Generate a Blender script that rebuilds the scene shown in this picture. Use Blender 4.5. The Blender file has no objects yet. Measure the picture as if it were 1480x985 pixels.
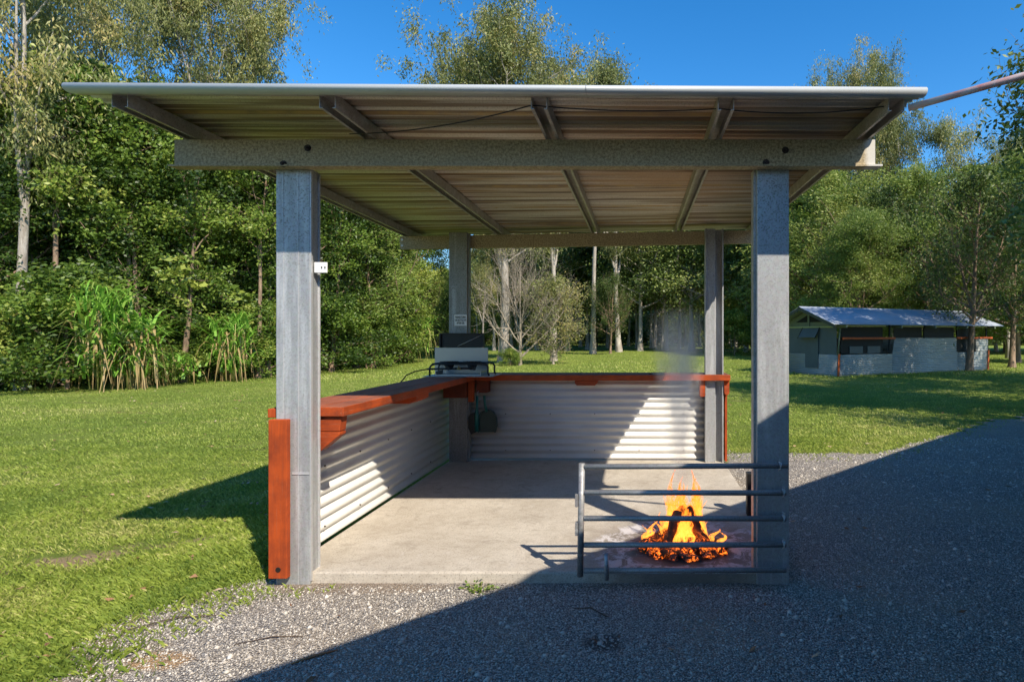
import bpy, bmesh, math, random
import numpy as np
R = math.radians
scene = bpy.context.scene
COL = scene.collection
S = 1.0 / 844.0            # tangent of the view per photo pixel
VX, VY = 925.0, 483.0      # vanishing point of the depth direction
CZ = 1.5

def at(px, Y):             # x of a photo column at depth Y
    return (px - VX) * S * Y

# ------------------------------------------------------------------ camera
cam_d = bpy.data.cameras.new('camera')
cam = bpy.data.objects.new('camera', cam_d); COL.objects.link(cam)
cam.location = (0, 0, CZ); cam.rotation_euler = (R(90), 0, 0)
cam_d.sensor_width = 36; cam_d.lens = 36 * 844 / 1480
cam_d.shift_x = -0.125; cam_d.shift_y = -9.5 / 1480
cam_d.clip_start = 0.05; cam_d.clip_end = 2000
scene.camera = cam

# ------------------------------------------------------------------ light
SUN = np.array([2.03, -2.53, 3.03]); SUN = SUN / np.linalg.norm(SUN)
elev = math.asin(SUN[2]); az = math.atan2(SUN[0], SUN[1])   # clockwise from +Y
w = bpy.data.worlds.new('World'); scene.world = w; w.use_nodes = True
nt = w.node_tree
for n in list(nt.nodes): nt.nodes.remove(n)
sky = nt.nodes.new('ShaderNodeTexSky'); sky.sky_type = 'NISHITA'; sky.sun_disc = False
sky.sun_elevation = elev; sky.sun_rotation = az
sky.altitude = 0; sky.air_density = 1.0; sky.dust_density = 0.2; sky.ozone_density = 4.0
bg = nt.nodes.new('ShaderNodeBackground'); bg.inputs['Strength'].default_value = 0.14
out = nt.nodes.new('ShaderNodeOutputWorld')
hs_ = nt.nodes.new('ShaderNodeHueSaturation'); hs_.inputs['Saturation'].default_value = 1.33
nt.links.new(sky.outputs[0], hs_.inputs['Color']); nt.links.new(hs_.outputs[0], bg.inputs[0]); nt.links.new(bg.outputs[0], out.inputs[0])
sl = bpy.data.lights.new('sun', 'SUN'); sl.energy = 4.4; sl.angle = R(0.5); sl.color = (1.0, 0.90, 0.76)
so = bpy.data.objects.new('sun', sl); COL.objects.link(so)
from mathutils import Vector, Matrix
so.rotation_euler = Vector((SUN[0], SUN[1], SUN[2])).to_track_quat('Z', 'Y').to_euler()
so.location = (4, -5, 12)
vs = scene.view_settings
vs.view_transform = 'Standard'; vs.look = 'None'; vs.exposure = 0.66; vs.gamma = 1; vs.use_curve_mapping = False
scene.render.engine = 'CYCLES'
scene.cycles.max_bounces = 6; scene.cycles.transparent_max_bounces = 24
scene.cycles.volume_bounces = 2; scene.cycles.sample_clamp_indirect = 6
scene.cycles.volume_step_rate = 1.5
try:
    scene.cycles.use_denoising = True
except Exception: pass

# ------------------------------------------------------------------ material helpers
class NT:
    def __init__(s, name):
        s.m = bpy.data.materials.new(name); s.m.use_nodes = True
        s.t = s.m.node_tree
        for n in list(s.t.nodes): s.t.nodes.remove(n)
        s.out = s.t.nodes.new('ShaderNodeOutputMaterial')
        s._tc = None
    def n(s, typ, **kw):
        nd = s.t.nodes.new(typ)
        for k, v in kw.items():
            if k in nd.inputs: 
                if hasattr(v, 'is_output'): s.t.links.new(v, nd.inputs[k])
                else: nd.inputs[k].default_value = v
            else: setattr(nd, k, v)
        return nd
    def l(s, a, b): s.t.links.new(a, b)
    def obj(s):
        if s._tc is None: s._tc = s.t.nodes.new('ShaderNodeTexCoord')
        return s._tc.outputs['Object']
    def mapv(s, scale=(1, 1, 1), src=None):
        mp = s.t.nodes.new('ShaderNodeMapping'); mp.inputs['Scale'].default_value = scale
        s.l(src or s.obj(), mp.inputs['Vector']); return mp.outputs[0]
    def noise(s, scale, detail=4, rough=0.6, vec=None, dist=0.0):
        nd = s.t.nodes.new('ShaderNodeTexNoise')
        nd.inputs['Scale'].default_value = scale; nd.inputs['Detail'].default_value = detail
        nd.inputs['Roughness'].default_value = rough; nd.inputs['Distortion'].default_value = dist
        s.l(vec or s.obj(), nd.inputs['Vector']); return nd.outputs['Fac']
    def voro(s, scale, vec=None, feature='F1', outp='Distance'):
        nd = s.t.nodes.new('ShaderNodeTexVoronoi'); nd.feature = feature
        nd.inputs['Scale'].default_value = scale
        s.l(vec or s.obj(), nd.inputs['Vector']); return nd.outputs[outp]
    def ramp(s, fac, stops):
        nd = s.t.nodes.new('ShaderNodeValToRGB')
        e = nd.color_ramp.elements
        while len(e) < len(stops): e.new(0.5)
        for i, (p, c) in enumerate(stops):
            e[i].position = p
            e[i].color = (c, c, c, 1) if isinstance(c, (int, float)) else (*c, 1)
        s.l(fac, nd.inputs[0]); return nd.outputs[0]
    def mix(s, fac, a, b, mode='MIX'):
        nd = s.t.nodes.new('ShaderNodeMix'); nd.data_type = 'RGBA'; nd.blend_type = mode
        for sock, v in ((nd.inputs[0], fac), (nd.inputs[6], a), (nd.inputs[7], b)):
            if hasattr(v, 'is_output'): s.l(v, sock)
            elif isinstance(v, (int, float)): sock.default_value = v
            else: sock.default_value = (*v, 1)
        return nd.outputs[2]
    def math(s, op, a, b=0.0, clamp=False):
        nd = s.t.nodes.new('ShaderNodeMath'); nd.operation = op; nd.use_clamp = clamp
        for i, v in enumerate((a, b)):
            if hasattr(v, 'is_output'): s.l(v, nd.inputs[i])
            else: nd.inputs[i].default_value = v
        return nd.outputs[0]
    def sep(s, v=None):
        nd = s.t.nodes.new('ShaderNodeSeparateXYZ'); s.l(v or s.obj(), nd.inputs[0]); return nd.outputs
    def bump(s, h, strength=0.3, dist=0.01):
        nd = s.t.nodes.new('ShaderNodeBump'); nd.inputs['Strength'].default_value = strength
        nd.inputs['Distance'].default_value = dist; s.l(h, nd.inputs['Height']); return nd.outputs[0]
    def bsdf(s, color, rough=0.7, metal=0.0, normal=None, spec=0.5):
        b = s.t.nodes.new('ShaderNodeBsdfPrincipled')
        for k, v in (('Base Color', color), ('Roughness', rough), ('Metallic', metal)):
            if hasattr(v, 'is_output'): s.l(v, b.inputs[k])
            elif isinstance(v, (int, float)): b.inputs[k].default_value = v
            else: b.inputs[k].default_value = (*v, 1)
        b.inputs['Specular IOR Level'].default_value = spec
        if normal is not None: s.l(normal, b.inputs['Normal'])
        s.l(b.outputs[0], s.out.inputs[0]); return b

def m_galv(name, base=(0.37, 0.395, 0.41), dirt=0.35, speck=(0.10, 0.09, 0.06), vert=False):
    t = NT(name)
    sp = t.voro(55, outp='Color'); g = t.n('ShaderNodeSeparateColor'); t.l(sp, g.inputs[0])
    c = t.mix(0.10, base, sp, 'OVERLAY')
    hs = t.n('ShaderNodeHueSaturation'); hs.inputs['Saturation'].default_value = 0.35; t.l(c, hs.inputs['Color'])
    c = hs.outputs[0]
    big = t.noise(3.0, 5, 0.65, t.mapv((1, 1, 0.35) if vert else (0.35, 1, 1)))
    c = t.mix(t.ramp(big, [(0.35, 0.0), (0.75, 0.45)]), c, tuple(v * 0.62 for v in base))
    wht = t.noise(7, 4, 0.6, t.mapv((2.2, 2.2, 0.22) if vert else (0.3, 2, 2)))
    c = t.mix(t.ramp(wht, [(0.52, 0.0), (0.72, 0.6)]), c, (0.66, 0.67, 0.67))
    fine = t.noise(105, 3, 0.8)
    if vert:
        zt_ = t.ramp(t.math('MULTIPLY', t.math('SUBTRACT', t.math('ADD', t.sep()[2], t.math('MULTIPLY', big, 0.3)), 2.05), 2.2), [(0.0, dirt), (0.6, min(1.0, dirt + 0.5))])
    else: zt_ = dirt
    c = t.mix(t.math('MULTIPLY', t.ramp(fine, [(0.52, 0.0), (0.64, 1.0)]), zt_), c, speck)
    t.bsdf(c, t.ramp(big, [(0.3, 0.42), (0.8, 0.62)]), 0.35, t.bump(fine, 0.15, 0.002))
    return t.m

def m_beam(name):       # galvanised steel coated with brown speckled soot
    t = NT(name)
    fine = t.noise(65, 4, 0.8); big = t.noise(2.2, 5, 0.6)
    c = t.mix(t.ramp(fine, [(0.42, 0.0), (0.6, 1.0)]), (0.56, 0.46, 0.29), (0.20, 0.15, 0.08))
    c = t.mix(t.ramp(big, [(0.35, 0.0), (0.7, 0.5)]), c, (0.32, 0.27, 0.17))
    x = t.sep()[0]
    c = t.mix(t.ramp(t.math('MULTIPLY', t.math('SUBTRACT', t.math('ADD', x, t.math('MULTIPLY', big, 0.12)), 1.41), 12), [(0.3, 0.0), (0.7, 0.9)]), c, (0.62, 0.60, 0.55))  # cleaner metal at the right end, with its sunlit patch put into the colour
    t.bsdf(c, 0.65, 0.0, t.bump(fine, 0.25, 0.002), 0.25)
    return t.m

def m_roof(name):
    t = NT(name)
    x, y, z = t.sep()
    n1 = t.noise(1.1, 4, 0.6); streak = t.noise(6, 3, 0.6, t.mapv((0.06, 3.2, 1))); fine = t.noise(110, 3, 0.75)
    # smoke staining centred over the fire side of the shelter
    dx = t.math('SUBTRACT', x, 0.35); dy = t.math('SUBTRACT', y, 4.3)
    d = t.math('SQRT', t.math('ADD', t.math('MULTIPLY', t.math('MULTIPLY', dx, dx), 0.45), t.math('MULTIPLY', t.math('MULTIPLY', dy, dy), 0.35)))
    d = t.math('ADD', d, t.math('MULTIPLY', t.math('SUBTRACT', n1, 0.5), 0.9))
    stain = t.ramp(d, [(0.15, 1.0), (0.95, 0.18)])
    rust = t.ramp(streak, [(0.47, 0.0), (0.60, 0.95)])
    base = t.mix(t.ramp(fine, [(0.5, 0.0), (0.62, 0.6)]), (0.74, 0.72, 0.62), (0.44, 0.40, 0.31))
    c = t.mix(rust, base, (0.42, 0.31, 0.17))
    c = t.mix(stain, c, t.mix(fine, (0.60, 0.38, 0.20), (0.30, 0.18, 0.09)))
    c = t.mix(t.math('MULTIPLY', t.ramp(t.noise(5.1, 3, 0.6, t.mapv((0.07, 3.4, 1))), [(0.50, 0.0), (0.60, 1.0)]), 0.8), c, (0.17, 0.11, 0.06))
    rib = t.math('SINE', t.math('MULTIPLY', t.math('SUBTRACT', y, 3.07), 2 * math.pi / 0.076))
    rs_ = t.noise(3.0, 5, 0.75, t.mapv((0.5, 9, 1)))
    c = t.mix(t.math('MULTIPLY', t.ramp(rib, [(0.55, 0.0), (0.95, 1.0)]), t.ramp(rs_, [(0.35, 0.15), (0.62, 0.75)])), c, (0.20, 0.135, 0.075))
    lx = t.math('MODULO', t.math('ADD', y, 20), 0.836)
    c = t.mix(t.ramp(t.math('MULTIPLY', t.math('LESS_THAN', lx, 0.02), t.noise(8, 3, 0.6, t.mapv((1, 0.2, 1)))), [(0.35, 0.0), (0.6, 0.7)]), c, (0.5, 0.33, 0.12))
    t.bsdf(c, 0.5, 0.3, t.bump(fine, 0.15, 0.002))
    return t.m

def m_wood(name, base=(0.46, 0.075, 0.012), dark=(0.15, 0.028, 0.012), axis='Z', worn=0.2):
    t = NT(name)
    sc = {'X': (1.5, 26, 26), 'Y': (26, 1.5, 26), 'Z': (26, 26, 1.5)}[axis]
    g = t.noise(1.6, 6, 0.7, t.mapv(sc), 0.4); b = t.noise(5, 5, 0.65)
    c = t.mix(t.ramp(g, [(0.35, 0.0), (0.7, 1.0)]), base, tuple(0.5 * (a + d) for a, d in zip(base, dark)))
    c = t.mix(t.ramp(b, [(0.42, 0.0), (0.72, 0.85)]), c, dark)
    scr = t.noise(30, 4, 0.8, t.mapv(tuple(v * 0.12 for v in sc)))
    c = t.mix(t.math('MULTIPLY', t.ramp(scr, [(0.58, 0.0), (0.68, 1.0)]), worn), c, (0.42, 0.27, 0.19))
    t.bsdf(c, 0.62, 0, t.bump(g, 0.5, 0.004), 0.25)
    return t.m

def m_plain(name, c, rough=0.6, metal=0.0, var=0.25, scale=9, bump=0.1):
    t = NT(name); n = t.noise(scale, 5, 0.65)
    col = t.mix(t.ramp(n, [(0.3, 0.0), (0.75, 1.0)]), c, tuple(v * (1 - var) for v in c))
    t.bsdf(col, rough, metal, t.bump(t.noise(scale * 9, 3, 0.7), bump, 0.003)); return t.m

def m_corr(name, base=(0.68, 0.67, 0.63)):
    t = NT(name); n = t.noise(2.2, 5, 0.6); f = t.noise(70, 3, 0.7)
    col = t.mix(t.ramp(n, [(0.35, 0.0), (0.8, 1.0)]), base, tuple(v * 0.84 for v in base))
    col = t.mix(t.ramp(f, [(0.6, 0.0), (0.75, 0.35)]), col, (0.3, 0.27, 0.22))
    t.bsdf(col, 0.38, 0.05, None); return t.m

def m_leaf(name, dark, light, third, trans=0.35, rough=0.45):
    t = NT(name)
    a = t.n('ShaderNodeAttribute'); a.attribute_name = 'tint'
    oi = t.n('ShaderNodeObjectInfo')
    f = t.math('ADD', a.outputs['Fac'], t.math('MULTIPLY', t.math('SUBTRACT', oi.outputs['Random'], 0.5), 0.42))
    c = t.ramp(f, [(0.05, dark), (0.6, light), (1.0, third)])
    b = t.bsdf(c, rough, 0, None, 0.35)
    tr = t.n('ShaderNodeBsdfTranslucent')
    t.l(t.mix(0.35, c, (light[0] * 1.3, light[1] * 1.35, light[2])), tr.inputs['Color'])
    mx = t.n('ShaderNodeMixShader'); mx.inputs[0].default_value = trans
    t.l(b.outputs[0], mx.inputs[1]); t.l(tr.outputs[0], mx.inputs[2]); t.l(mx.outputs[0], t.out.inputs[0])
    return t.m

def m_bark(name, a, b, scale=4):
    t = NT(name); n = t.noise(scale, 6, 0.7, t.mapv((2, 2, 0.5)))
    c = t.mix(t.ramp(n, [(0.38, 0.0), (0.62, 1.0)]), a, b)
    t.bsdf(c, 0.85, 0, t.bump(t.noise(scale * 6, 5, 0.75, t.mapv((3, 3, 0.5))), 0.6, 0.03), 0.2); return t.m

M = {}
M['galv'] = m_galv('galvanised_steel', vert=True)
M['galv_dark'] = m_galv('weathered_galvanised_steel', (0.30, 0.30, 0.27), 0.8, vert=True)
M['galv_tin'] = m_galv('bright_galvanised_steel', (0.55, 0.56, 0.57), 0.15, vert=True)
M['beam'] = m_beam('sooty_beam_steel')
M['purlin'] = m_galv('brown_purlin_steel', (0.46, 0.37, 0.27), 0.5, (0.12, 0.08, 0.05))
M['roof'] = m_roof('smoke_stained_roof_sheet')
M['corr'] = m_corr('cream_corrugated_sheet')
M['woodz'] = m_wood('red_stained_board', axis='Z', worn=0.1)
M['woody'] = m_wood('red_stained_plank_lengthwise', axis='Y', worn=0.45)
M['woodx'] = m_wood('red_stained_plank_across', axis='X', worn=0.3)
M['woodtop'] = m_wood('weathered_counter_top', (0.40, 0.12, 0.06), (0.10, 0.045, 0.03), axis='Y', worn=0.6)
M['woodtopx'] = m_wood('weathered_counter_top_across', (0.26, 0.085, 0.05), (0.10, 0.045, 0.03), axis='X', worn=0.6)
M['gutter'] = m_plain('painted_edge_metal', (0.50, 0.52, 0.50), 0.35, 0.1, 0.08, 2, 0.02)
M['gate'] = m_galv('gate_pipe_steel', (0.30, 0.30, 0.30), 0.5, (0.10, 0.07, 0.05))
M['black'] = m_plain('sooty_black_metal', (0.018, 0.018, 0.018), 0.45, 0.3, 0.4, 14, 0.2)
M['panel'] = m_plain('brushed_grey_panel', (0.42, 0.42, 0.41), 0.35, 0.5, 0.1, 3, 0.02)
M['brass'] = m_plain('brass_fitting', (0.55, 0.36, 0.12), 0.35, 0.9, 0.2)
M['rubber'] = m_plain('black_rubber', (0.012, 0.012, 0.013), 0.55)
M['white'] = m_plain('white_plastic', (0.80, 0.80, 0.78), 0.4, 0, 0.05)
M['teal'] = m_plain('teal_plastic', (0.012, 0.13, 0.11), 0.4)
M['darkteal'] = m_plain('dark_green_plastic', (0.012, 0.045, 0.04), 0.45)
M['ink'] = m_plain('sign_ink', (0.03, 0.03, 0.03), 0.6)
M['bolt'] = m_plain('rusty_bolt_head', (0.05, 0.035, 0.03), 0.5, 0.6)
M['bark_pale'] = m_bark('pale_gum_bark', (0.52, 0.48, 0.42), (0.26, 0.22, 0.18), 2.5)
M['bark_brown'] = m_bark('brown_bark', (0.36, 0.25, 0.17), (0.15, 0.105, 0.075))
M['bark_grey'] = m_bark('grey_twig_bark', (0.40, 0.34, 0.26), (0.20, 0.17, 0.13))
M['leaf_broad'] = m_leaf('broad_leaf', (0.028, 0.060, 0.010), (0.15, 0.235, 0.032), (0.36, 0.40, 0.08), 0.28)
M['leaf_gum'] = m_leaf('gum_leaf', (0.11, 0.13, 0.045), (0.28, 0.30, 0.10), (0.44, 0.36, 0.14), 0.28)
M['leaf_fine'] = m_leaf('feathery_leaf', (0.08, 0.13, 0.025), (0.23, 0.31, 0.06), (0.38, 0.41, 0.11), 0.35)
M['leaf_dark'] = m_leaf('dark_forest_leaf', (0.035, 0.065, 0.015), (0.14, 0.20, 0.045), (0.32, 0.35, 0.10), 0.25)
M['leaf_dry'] = m_leaf('sparse_dry_leaf', (0.09, 0.12, 0.035), (0.24, 0.26, 0.08), (0.40, 0.33, 0.12), 0.3)
M['cane'] = m_leaf('cane_leaf', (0.46, 0.32, 0.15), (0.20, 0.40, 0.05), (0.32, 0.55, 0.10), 0.35)
M['grass'] = m_leaf('lawn_grass_blade', (0.12, 0.19, 0.027), (0.31, 0.385, 0.06), (0.56, 0.52, 0.20), 0.28, 0.6)

# ------------------------------------------------------------------ mesh helpers
class MB:
    def __init__(s): s.v = []; s.f = []; s.mi = []; s.sm = []
    def add(s, vs, fs, mi=0, smooth=False):
        o = len(s.v); s.v += [tuple(p) for p in vs]
        for f in fs: s.f.append(tuple(o + i for i in f)); s.mi.append(mi); s.sm.append(smooth)
    def box(s, x0, x1, y0, y1, z0, z1, mi=0):
        s.add([(x, y, z) for z in (z0, z1) for y in (y0, y1) for x in (x0, x1)],
              [(0, 2, 3, 1), (4, 5, 7, 6), (0, 1, 5, 4), (2, 6, 7, 3), (0, 4, 6, 2), (1, 3, 7, 5)], mi)
    def prism(s, poly, axis, a, b, mi=0):
        n = len(poly)
        def P(u, v, w): return {'X': (w, u, v), 'Y': (u, w, v), 'Z': (u, v, w)}[axis]
        vs = [P(u, v, a) for u, v in poly] + [P(u, v, b) for u, v in poly]
        fs = [tuple(range(n)), tuple(range(2 * n - 1, n - 1, -1))]
        fs += [(i, i + n, (i + 1) % n + n, (i + 1) % n) for i in range(n)]
        s.add(vs, fs, mi)
    def tube(s, pts, r, n=10, mi=0, cap=True):
        pts = [Vector(p) for p in pts]; rs = r if isinstance(r, (list, tuple)) else [r] * len(pts)
        vs = []; up = None
        for i, p in enumerate(pts):
            d = (pts[min(i + 1, len(pts) - 1)] - pts[max(i - 1, 0)]).normalized()
            if up is None:
                up = Vector((0, 0, 1)) if abs(d.z) < 0.9 else Vector((1, 0, 0))
            a = d.cross(up).normalized(); b = a.cross(d).normalized(); up = b
            for k in range(n):
                t = 2 * math.pi * k / n
                vs.append(p + (a * math.cos(t) + b * math.sin(t)) * rs[i])
        fs = []
        for i in range(len(pts) - 1):
            for k in range(n):
                fs.append((i * n + k, i * n + (k + 1) % n, (i + 1) * n + (k + 1) % n, (i + 1) * n + k))
        s.add(vs, fs, mi, True)
        if cap:
            o = len(s.v) - len(vs)
            s.f.append(tuple(o + k for k in range(n - 1, -1, -1))); s.mi.append(mi); s.sm.append(False)
            o2 = o + (len(pts) - 1) * n
            s.f.append(tuple(o2 + k for k in range(n))); s.mi.append(mi); s.sm.append(False)
    def build(s, name, mats, parent=None, bevel=0, fn=None):
        if fn: s.v = [fn(*p) for p in s.v]
        if not isinstance(mats, (list, tuple)): mats = [mats]
        me = bpy.data.meshes.new(name); me.from_pydata(s.v, [], s.f)
        for m in mats: me.materials.append(m)
        me.polygons.foreach_set('material_index', s.mi); me.polygons.foreach_set('use_smooth', s.sm)
        bm = bmesh.new(); bm.from_mesh(me); bmesh.ops.recalc_face_normals(bm, faces=bm.faces)
        if bevel:
            es = [e for e in bm.edges if len(e.link_faces) == 2 and e.calc_face_angle(0) > 0.6]
            bmesh.ops.bevel(bm, geom=es, offset=bevel, segments=2, affect='EDGES', profile=0.5)
        bm.to_mesh(me); bm.free(); me.update()
        o = bpy.data.objects.new(name, me); COL.objects.link(o)
        if parent: o.parent = parent; o.matrix_parent_inverse = parent.matrix_world.inverted()
        return o

def box(name, m, b, parent=None, bevel=0.0): k = MB(); k.box(*b); return k.build(name, m, parent, bevel)

def tag(o, label=None, cat=None, group=None, kind=None):
    if label: o['label'] = label
    if cat: o['category'] = cat
    if group: o['group'] = group
    if kind: o['kind'] = kind
    return o

def empty(name, loc=(0, 0, 0)):
    o = bpy.data.objects.new(name, None); COL.objects.link(o); o.location = loc
    bpy.context.view_layer.update(); return o

def npmesh(name, V, F, mats, tint=None, mi=None, smooth=False):
    """V (n,3), F (m,k) one face size"""
    me = bpy.data.meshes.new(name)
    Fs = F if isinstance(F, list) else [F]
    me.vertices.add(len(V)); me.vertices.foreach_set('co', np.ascontiguousarray(V, dtype=np.float32).ravel())
    nl = sum(f.size for f in Fs); npoly = sum(len(f) for f in Fs)
    me.loops.add(nl); me.loops.foreach_set('vertex_index', np.concatenate([f.ravel() for f in Fs]).astype(np.int32))
    st = []; o = 0
    for f in Fs:
        st.append(o + np.arange(len(f)) * f.shape[1]); o += f.size
    me.polygons.add(npoly); me.polygons.foreach_set('loop_start', np.concatenate(st).astype(np.int32))
    for m in mats: me.materials.append(m)
    if mi is not None: me.polygons.foreach_set('material_index', np.asarray(mi, dtype=np.int32))
    if smooth: me.polygons.foreach_set('use_smooth', np.ones(npoly, dtype=bool))
    me.update(calc_edges=True)
    if tint is not None:
        a = me.attributes.new('tint', 'FLOAT', 'FACE'); a.data.foreach_set('value', np.asarray(tint, dtype=np.float32))
    return me

def link(me, name, parent=None):
    o = bpy.data.objects.new(name, me); COL.objects.link(o)
    if parent: o.parent = parent
    return o

# ------------------------------------------------------------------ terrain
def fbm(x, y, s=1.0, seed=0):
    r = np.random.RandomState(seed); v = 0
    for i in range(7):
        a = r.uniform(0, 6.28); k = s * (1.5 ** i) * r.uniform(0.8, 1.2)
        v = v + np.sin(x * k * math.cos(a) + y * k * math.sin(a) + r.uniform(0, 6.28) + 1.3 * np.sin(y * k * 0.6 - x * k * 0.4 + i)) / (1.28 ** i)
    return v / 3.2
def sstep(a, b, x):
    t = np.clip((x - a) / (b - a), 0, 1); return t * t * (3 - 2 * t)
def hz(x, y):
    x = np.asarray(x, float); y = np.asarray(y, float)
    h = -0.078 - 0.19 * sstep(-2.45, -3.9, x) * sstep(1.5, 3.5, y)
    h = h - 0.06 * sstep(7.5, 12, y) * (1 - sstep(-2.45, -3.9, x))
    near = 1 - sstep(2.0, 5.0, np.maximum(np.abs(x + 0.65) - 1.6, np.abs(y - 5.3) - 1.6) * 1.0 + 2.0)
    h = h + 0.018 * fbm(x, y, 1.1, 3) * (1 - near)
    return h
def gravel_d(x, y):      # > 0 where gravel lies
    xl = np.where(y < 2.7, -2.78 - (2.7 - y) * 0.9, np.where(y < 3.2, -2.78 - (y - 2.7) * 0.56, -3.06 + (y - 3.2) * 1.35))
    d1 = x - np.minimum(xl, -1.5)
    yr = np.where(x < 3.2, 7.75, 7.75 + (x - 3.2) * 0.9)
    d2 = yr - y
    left = np.where(y > 3.76, x - 0.90, 10)          # beside and behind the slab only on its right
    return np.minimum(np.minimum(d1, d2), left) + 0.20 * fbm(x, y, 2.7, 8) + 0.10 * fbm(x, y, 9, 9)

def axis_lin(parts):
    a = []
    for lo, hi, st in parts: a += list(np.arange(lo, hi, st))
    a.append(parts[-1][1]); return np.array(a)
gx = axis_lin([(-420, -60, 30), (-60, -24, 4), (-24, -6, 0.6), (-6, 6, 0.15), (6, 24, 0.6), (24, 60, 4), (60, 420, 30)])
gy = axis_lin([(-60, -6, 6), (-6, 1, 0.8), (1, 9, 0.15), (9, 30, 0.6), (30, 80, 4), (80, 600, 40)])
X, Y = np.meshgrid(gx, gy); Z = hz(X, Y)
V = np.stack([X.ravel(), Y.ravel(), Z.ravel()], 1)
nx, ny = len(gx), len(gy)
i = np.arange((nx - 1) * (ny - 1)); r_, c_ = i // (nx - 1), i % (nx - 1)
F = np.stack([r_ * nx + c_, r_ * nx + c_ + 1, (r_ + 1) * nx + c_ + 1, (r_ + 1) * nx + c_], 1)
t = NT('lawn_soil')
n1 = t.noise(0.35, 5, 0.6); n2 = t.noise(2.6, 6, 0.65); n3 = t.noise(45, 4, 0.8)
c = t.mix(t.ramp(n1, [(0.35, 0.0), (0.65, 1.0)]), (0.20, 0.28, 0.045), (0.28, 0.34, 0.065))
c = t.mix(t.ramp(n2, [(0.5, 0.0), (0.7, 0.8)]), c, (0.30, 0.31, 0.09))
c = t.mix(t.ramp(n3, [(0.35, 0.75), (0.6, 0.0)]), c, (0.055, 0.085, 0.015))
bare = t.noise(1.3, 6, 0.7, t.mapv((0.5, 1.5, 1)))
px_, py_, pz_ = t.sep()
ds_ = t.math('ABSOLUTE', t.math('SUBTRACT', t.math('SUBTRACT', py_, 4.95), t.math('MULTIPLY', t.math('ADD', px_, 3.9), 0.62)))
ds_ = t.math('ADD', ds_, t.math('MULTIPLY', t.math('ABSOLUTE', t.math('ADD', px_, 4.3)), 0.15))
ds_ = t.math('ADD', ds_, t.math('MULTIPLY', t.math('SUBTRACT', 0.58, n2), 1.6))
c = t.mix(t.ramp(ds_, [(0.16, 0.95), (0.42, 0.0)]), c, (0.40, 0.28, 0.17))
c = t.mix(t.ramp(bare, [(0.60, 0.0), (0.70, 0.85)]), c, t.mix(n3, (0.30, 0.21, 0.12), (0.16, 0.12, 0.06)))
t.bsdf(c, 0.95, 0, t.bump(n3, 0.9, 0.05), 0.1)
M['lawn'] = t.m
g = link(npmesh('lawn_ground', V, F, [M['lawn']], smooth=True), 'lawn_ground'); tag(g, 'mown green lawn stretching back to the woods', None, None, 'structure')

# gravel apron
def grid_patch(x0, x1, y0, y1, st, cond, lift):
    xs = np.arange(x0, x1 + 1e-6, st); ys = np.arange(y0, y1 + 1e-6, st)
    X, Y = np.meshgrid(xs, ys); nx = len(xs)
    Z = hz(X, Y) + lift
    F = []
    r_, c_ = np.divmod(np.arange((nx - 1) * (len(ys) - 1)), nx - 1)
    F = np.stack([r_ * nx + c_, r_ * nx + c_ + 1, (r_ + 1) * nx + c_ + 1, (r_ + 1) * nx + c_], 1)
    cx = X.ravel()[F].mean(1); cy = Y.ravel()[F].mean(1); F = F[cond(cx, cy)]
    u, inv = np.unique(F, return_inverse=True)
    V = np.stack([X.ravel(), Y.ravel(), Z.ravel()], 1)[u]
    return V, inv.reshape(F.shape)
Va, Fa = grid_patch(-4.6, 5.4, 1.2, 9.6, 0.05, lambda x, y: gravel_d(x, y) > 0, 0.008)
Vb, Fb = grid_patch(-14.6, 21.4, -12.8, 25.2, 0.4, lambda x, y: (gravel_d(x, y) > 0) & ~((x > -4.6) & (x < 5.4) & (y > 1.2) & (y < 9.6)), 0.008)
t = NT('crushed_gravel')
vc = t.voro(105, outp='Color'); vd = t.voro(105); v2 = t.voro(60, outp='Color'); vd2 = t.voro(60)
sc = t.n('ShaderNodeSeparateColor'); t.l(vc, sc.inputs[0]); sc2 = t.n('ShaderNodeSeparateColor'); t.l(v2, sc2.inputs[0])
c = t.ramp(sc.outputs[0], [(0.0, (0.27, 0.245, 0.215)), (0.4, (0.50, 0.455, 0.395)), (0.8, (0.62, 0.565, 0.49)), (1.0, (0.76, 0.71, 0.63))])
c = t.mix(t.ramp(sc2.outputs[1], [(0.7, 0.0), (0.8, 0.8)]), c, (0.44, 0.42, 0.39))
c = t.mix(t.ramp(vd, [(0.38, 0.0), (0.62, 0.85)]), c, (0.10, 0.085, 0.075))
mid_ = t.noise(5.5, 6, 0.75)
c = t.mix(t.ramp(mid_, [(0.45, 0.0), (0.68, 0.35)]), c, (0.28, 0.245, 0.205))
big = t.noise(0.9, 6, 0.65)
c = t.mix(t.ramp(big, [(0.48, 0.0), (0.70, 0.6)]), c, (0.44, 0.35, 0.25))
px_, py_, pz_ = t.sep()
def blob(cx, cy, rx, ry, soft=0.3):
    a = t.math('DIVIDE', t.math('SUBTRACT', px_, cx), rx); b = t.math('DIVIDE', t.math('SUBTRACT', py_, cy), ry)
    d = t.math('SQRT', t.math('ADD', t.math('MULTIPLY', a, a), t.math('MULTIPLY', b, b)))
    d = t.math('ADD', d, t.math('MULTIPLY', t.math('SUBTRACT', t.noise(7, 4, 0.7), 0.5), 0.7))
    return t.ramp(d, [(1 - soft, 1.0), (1.0, 0.0)])
c = t.mix(t.math('MULTIPLY', blob(-0.185, 2.98, 0.14, 0.105, 0.5), 0.72), c, (0.05, 0.04, 0.035))
edge_ = t.math('ADD', t.math('MULTIPLY', t.math('ADD', px_, 2.85), 1.15), t.math('MULTIPLY', t.math('SUBTRACT', t.noise(3.2, 6, 0.75), 0.5), 1.9))
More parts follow.
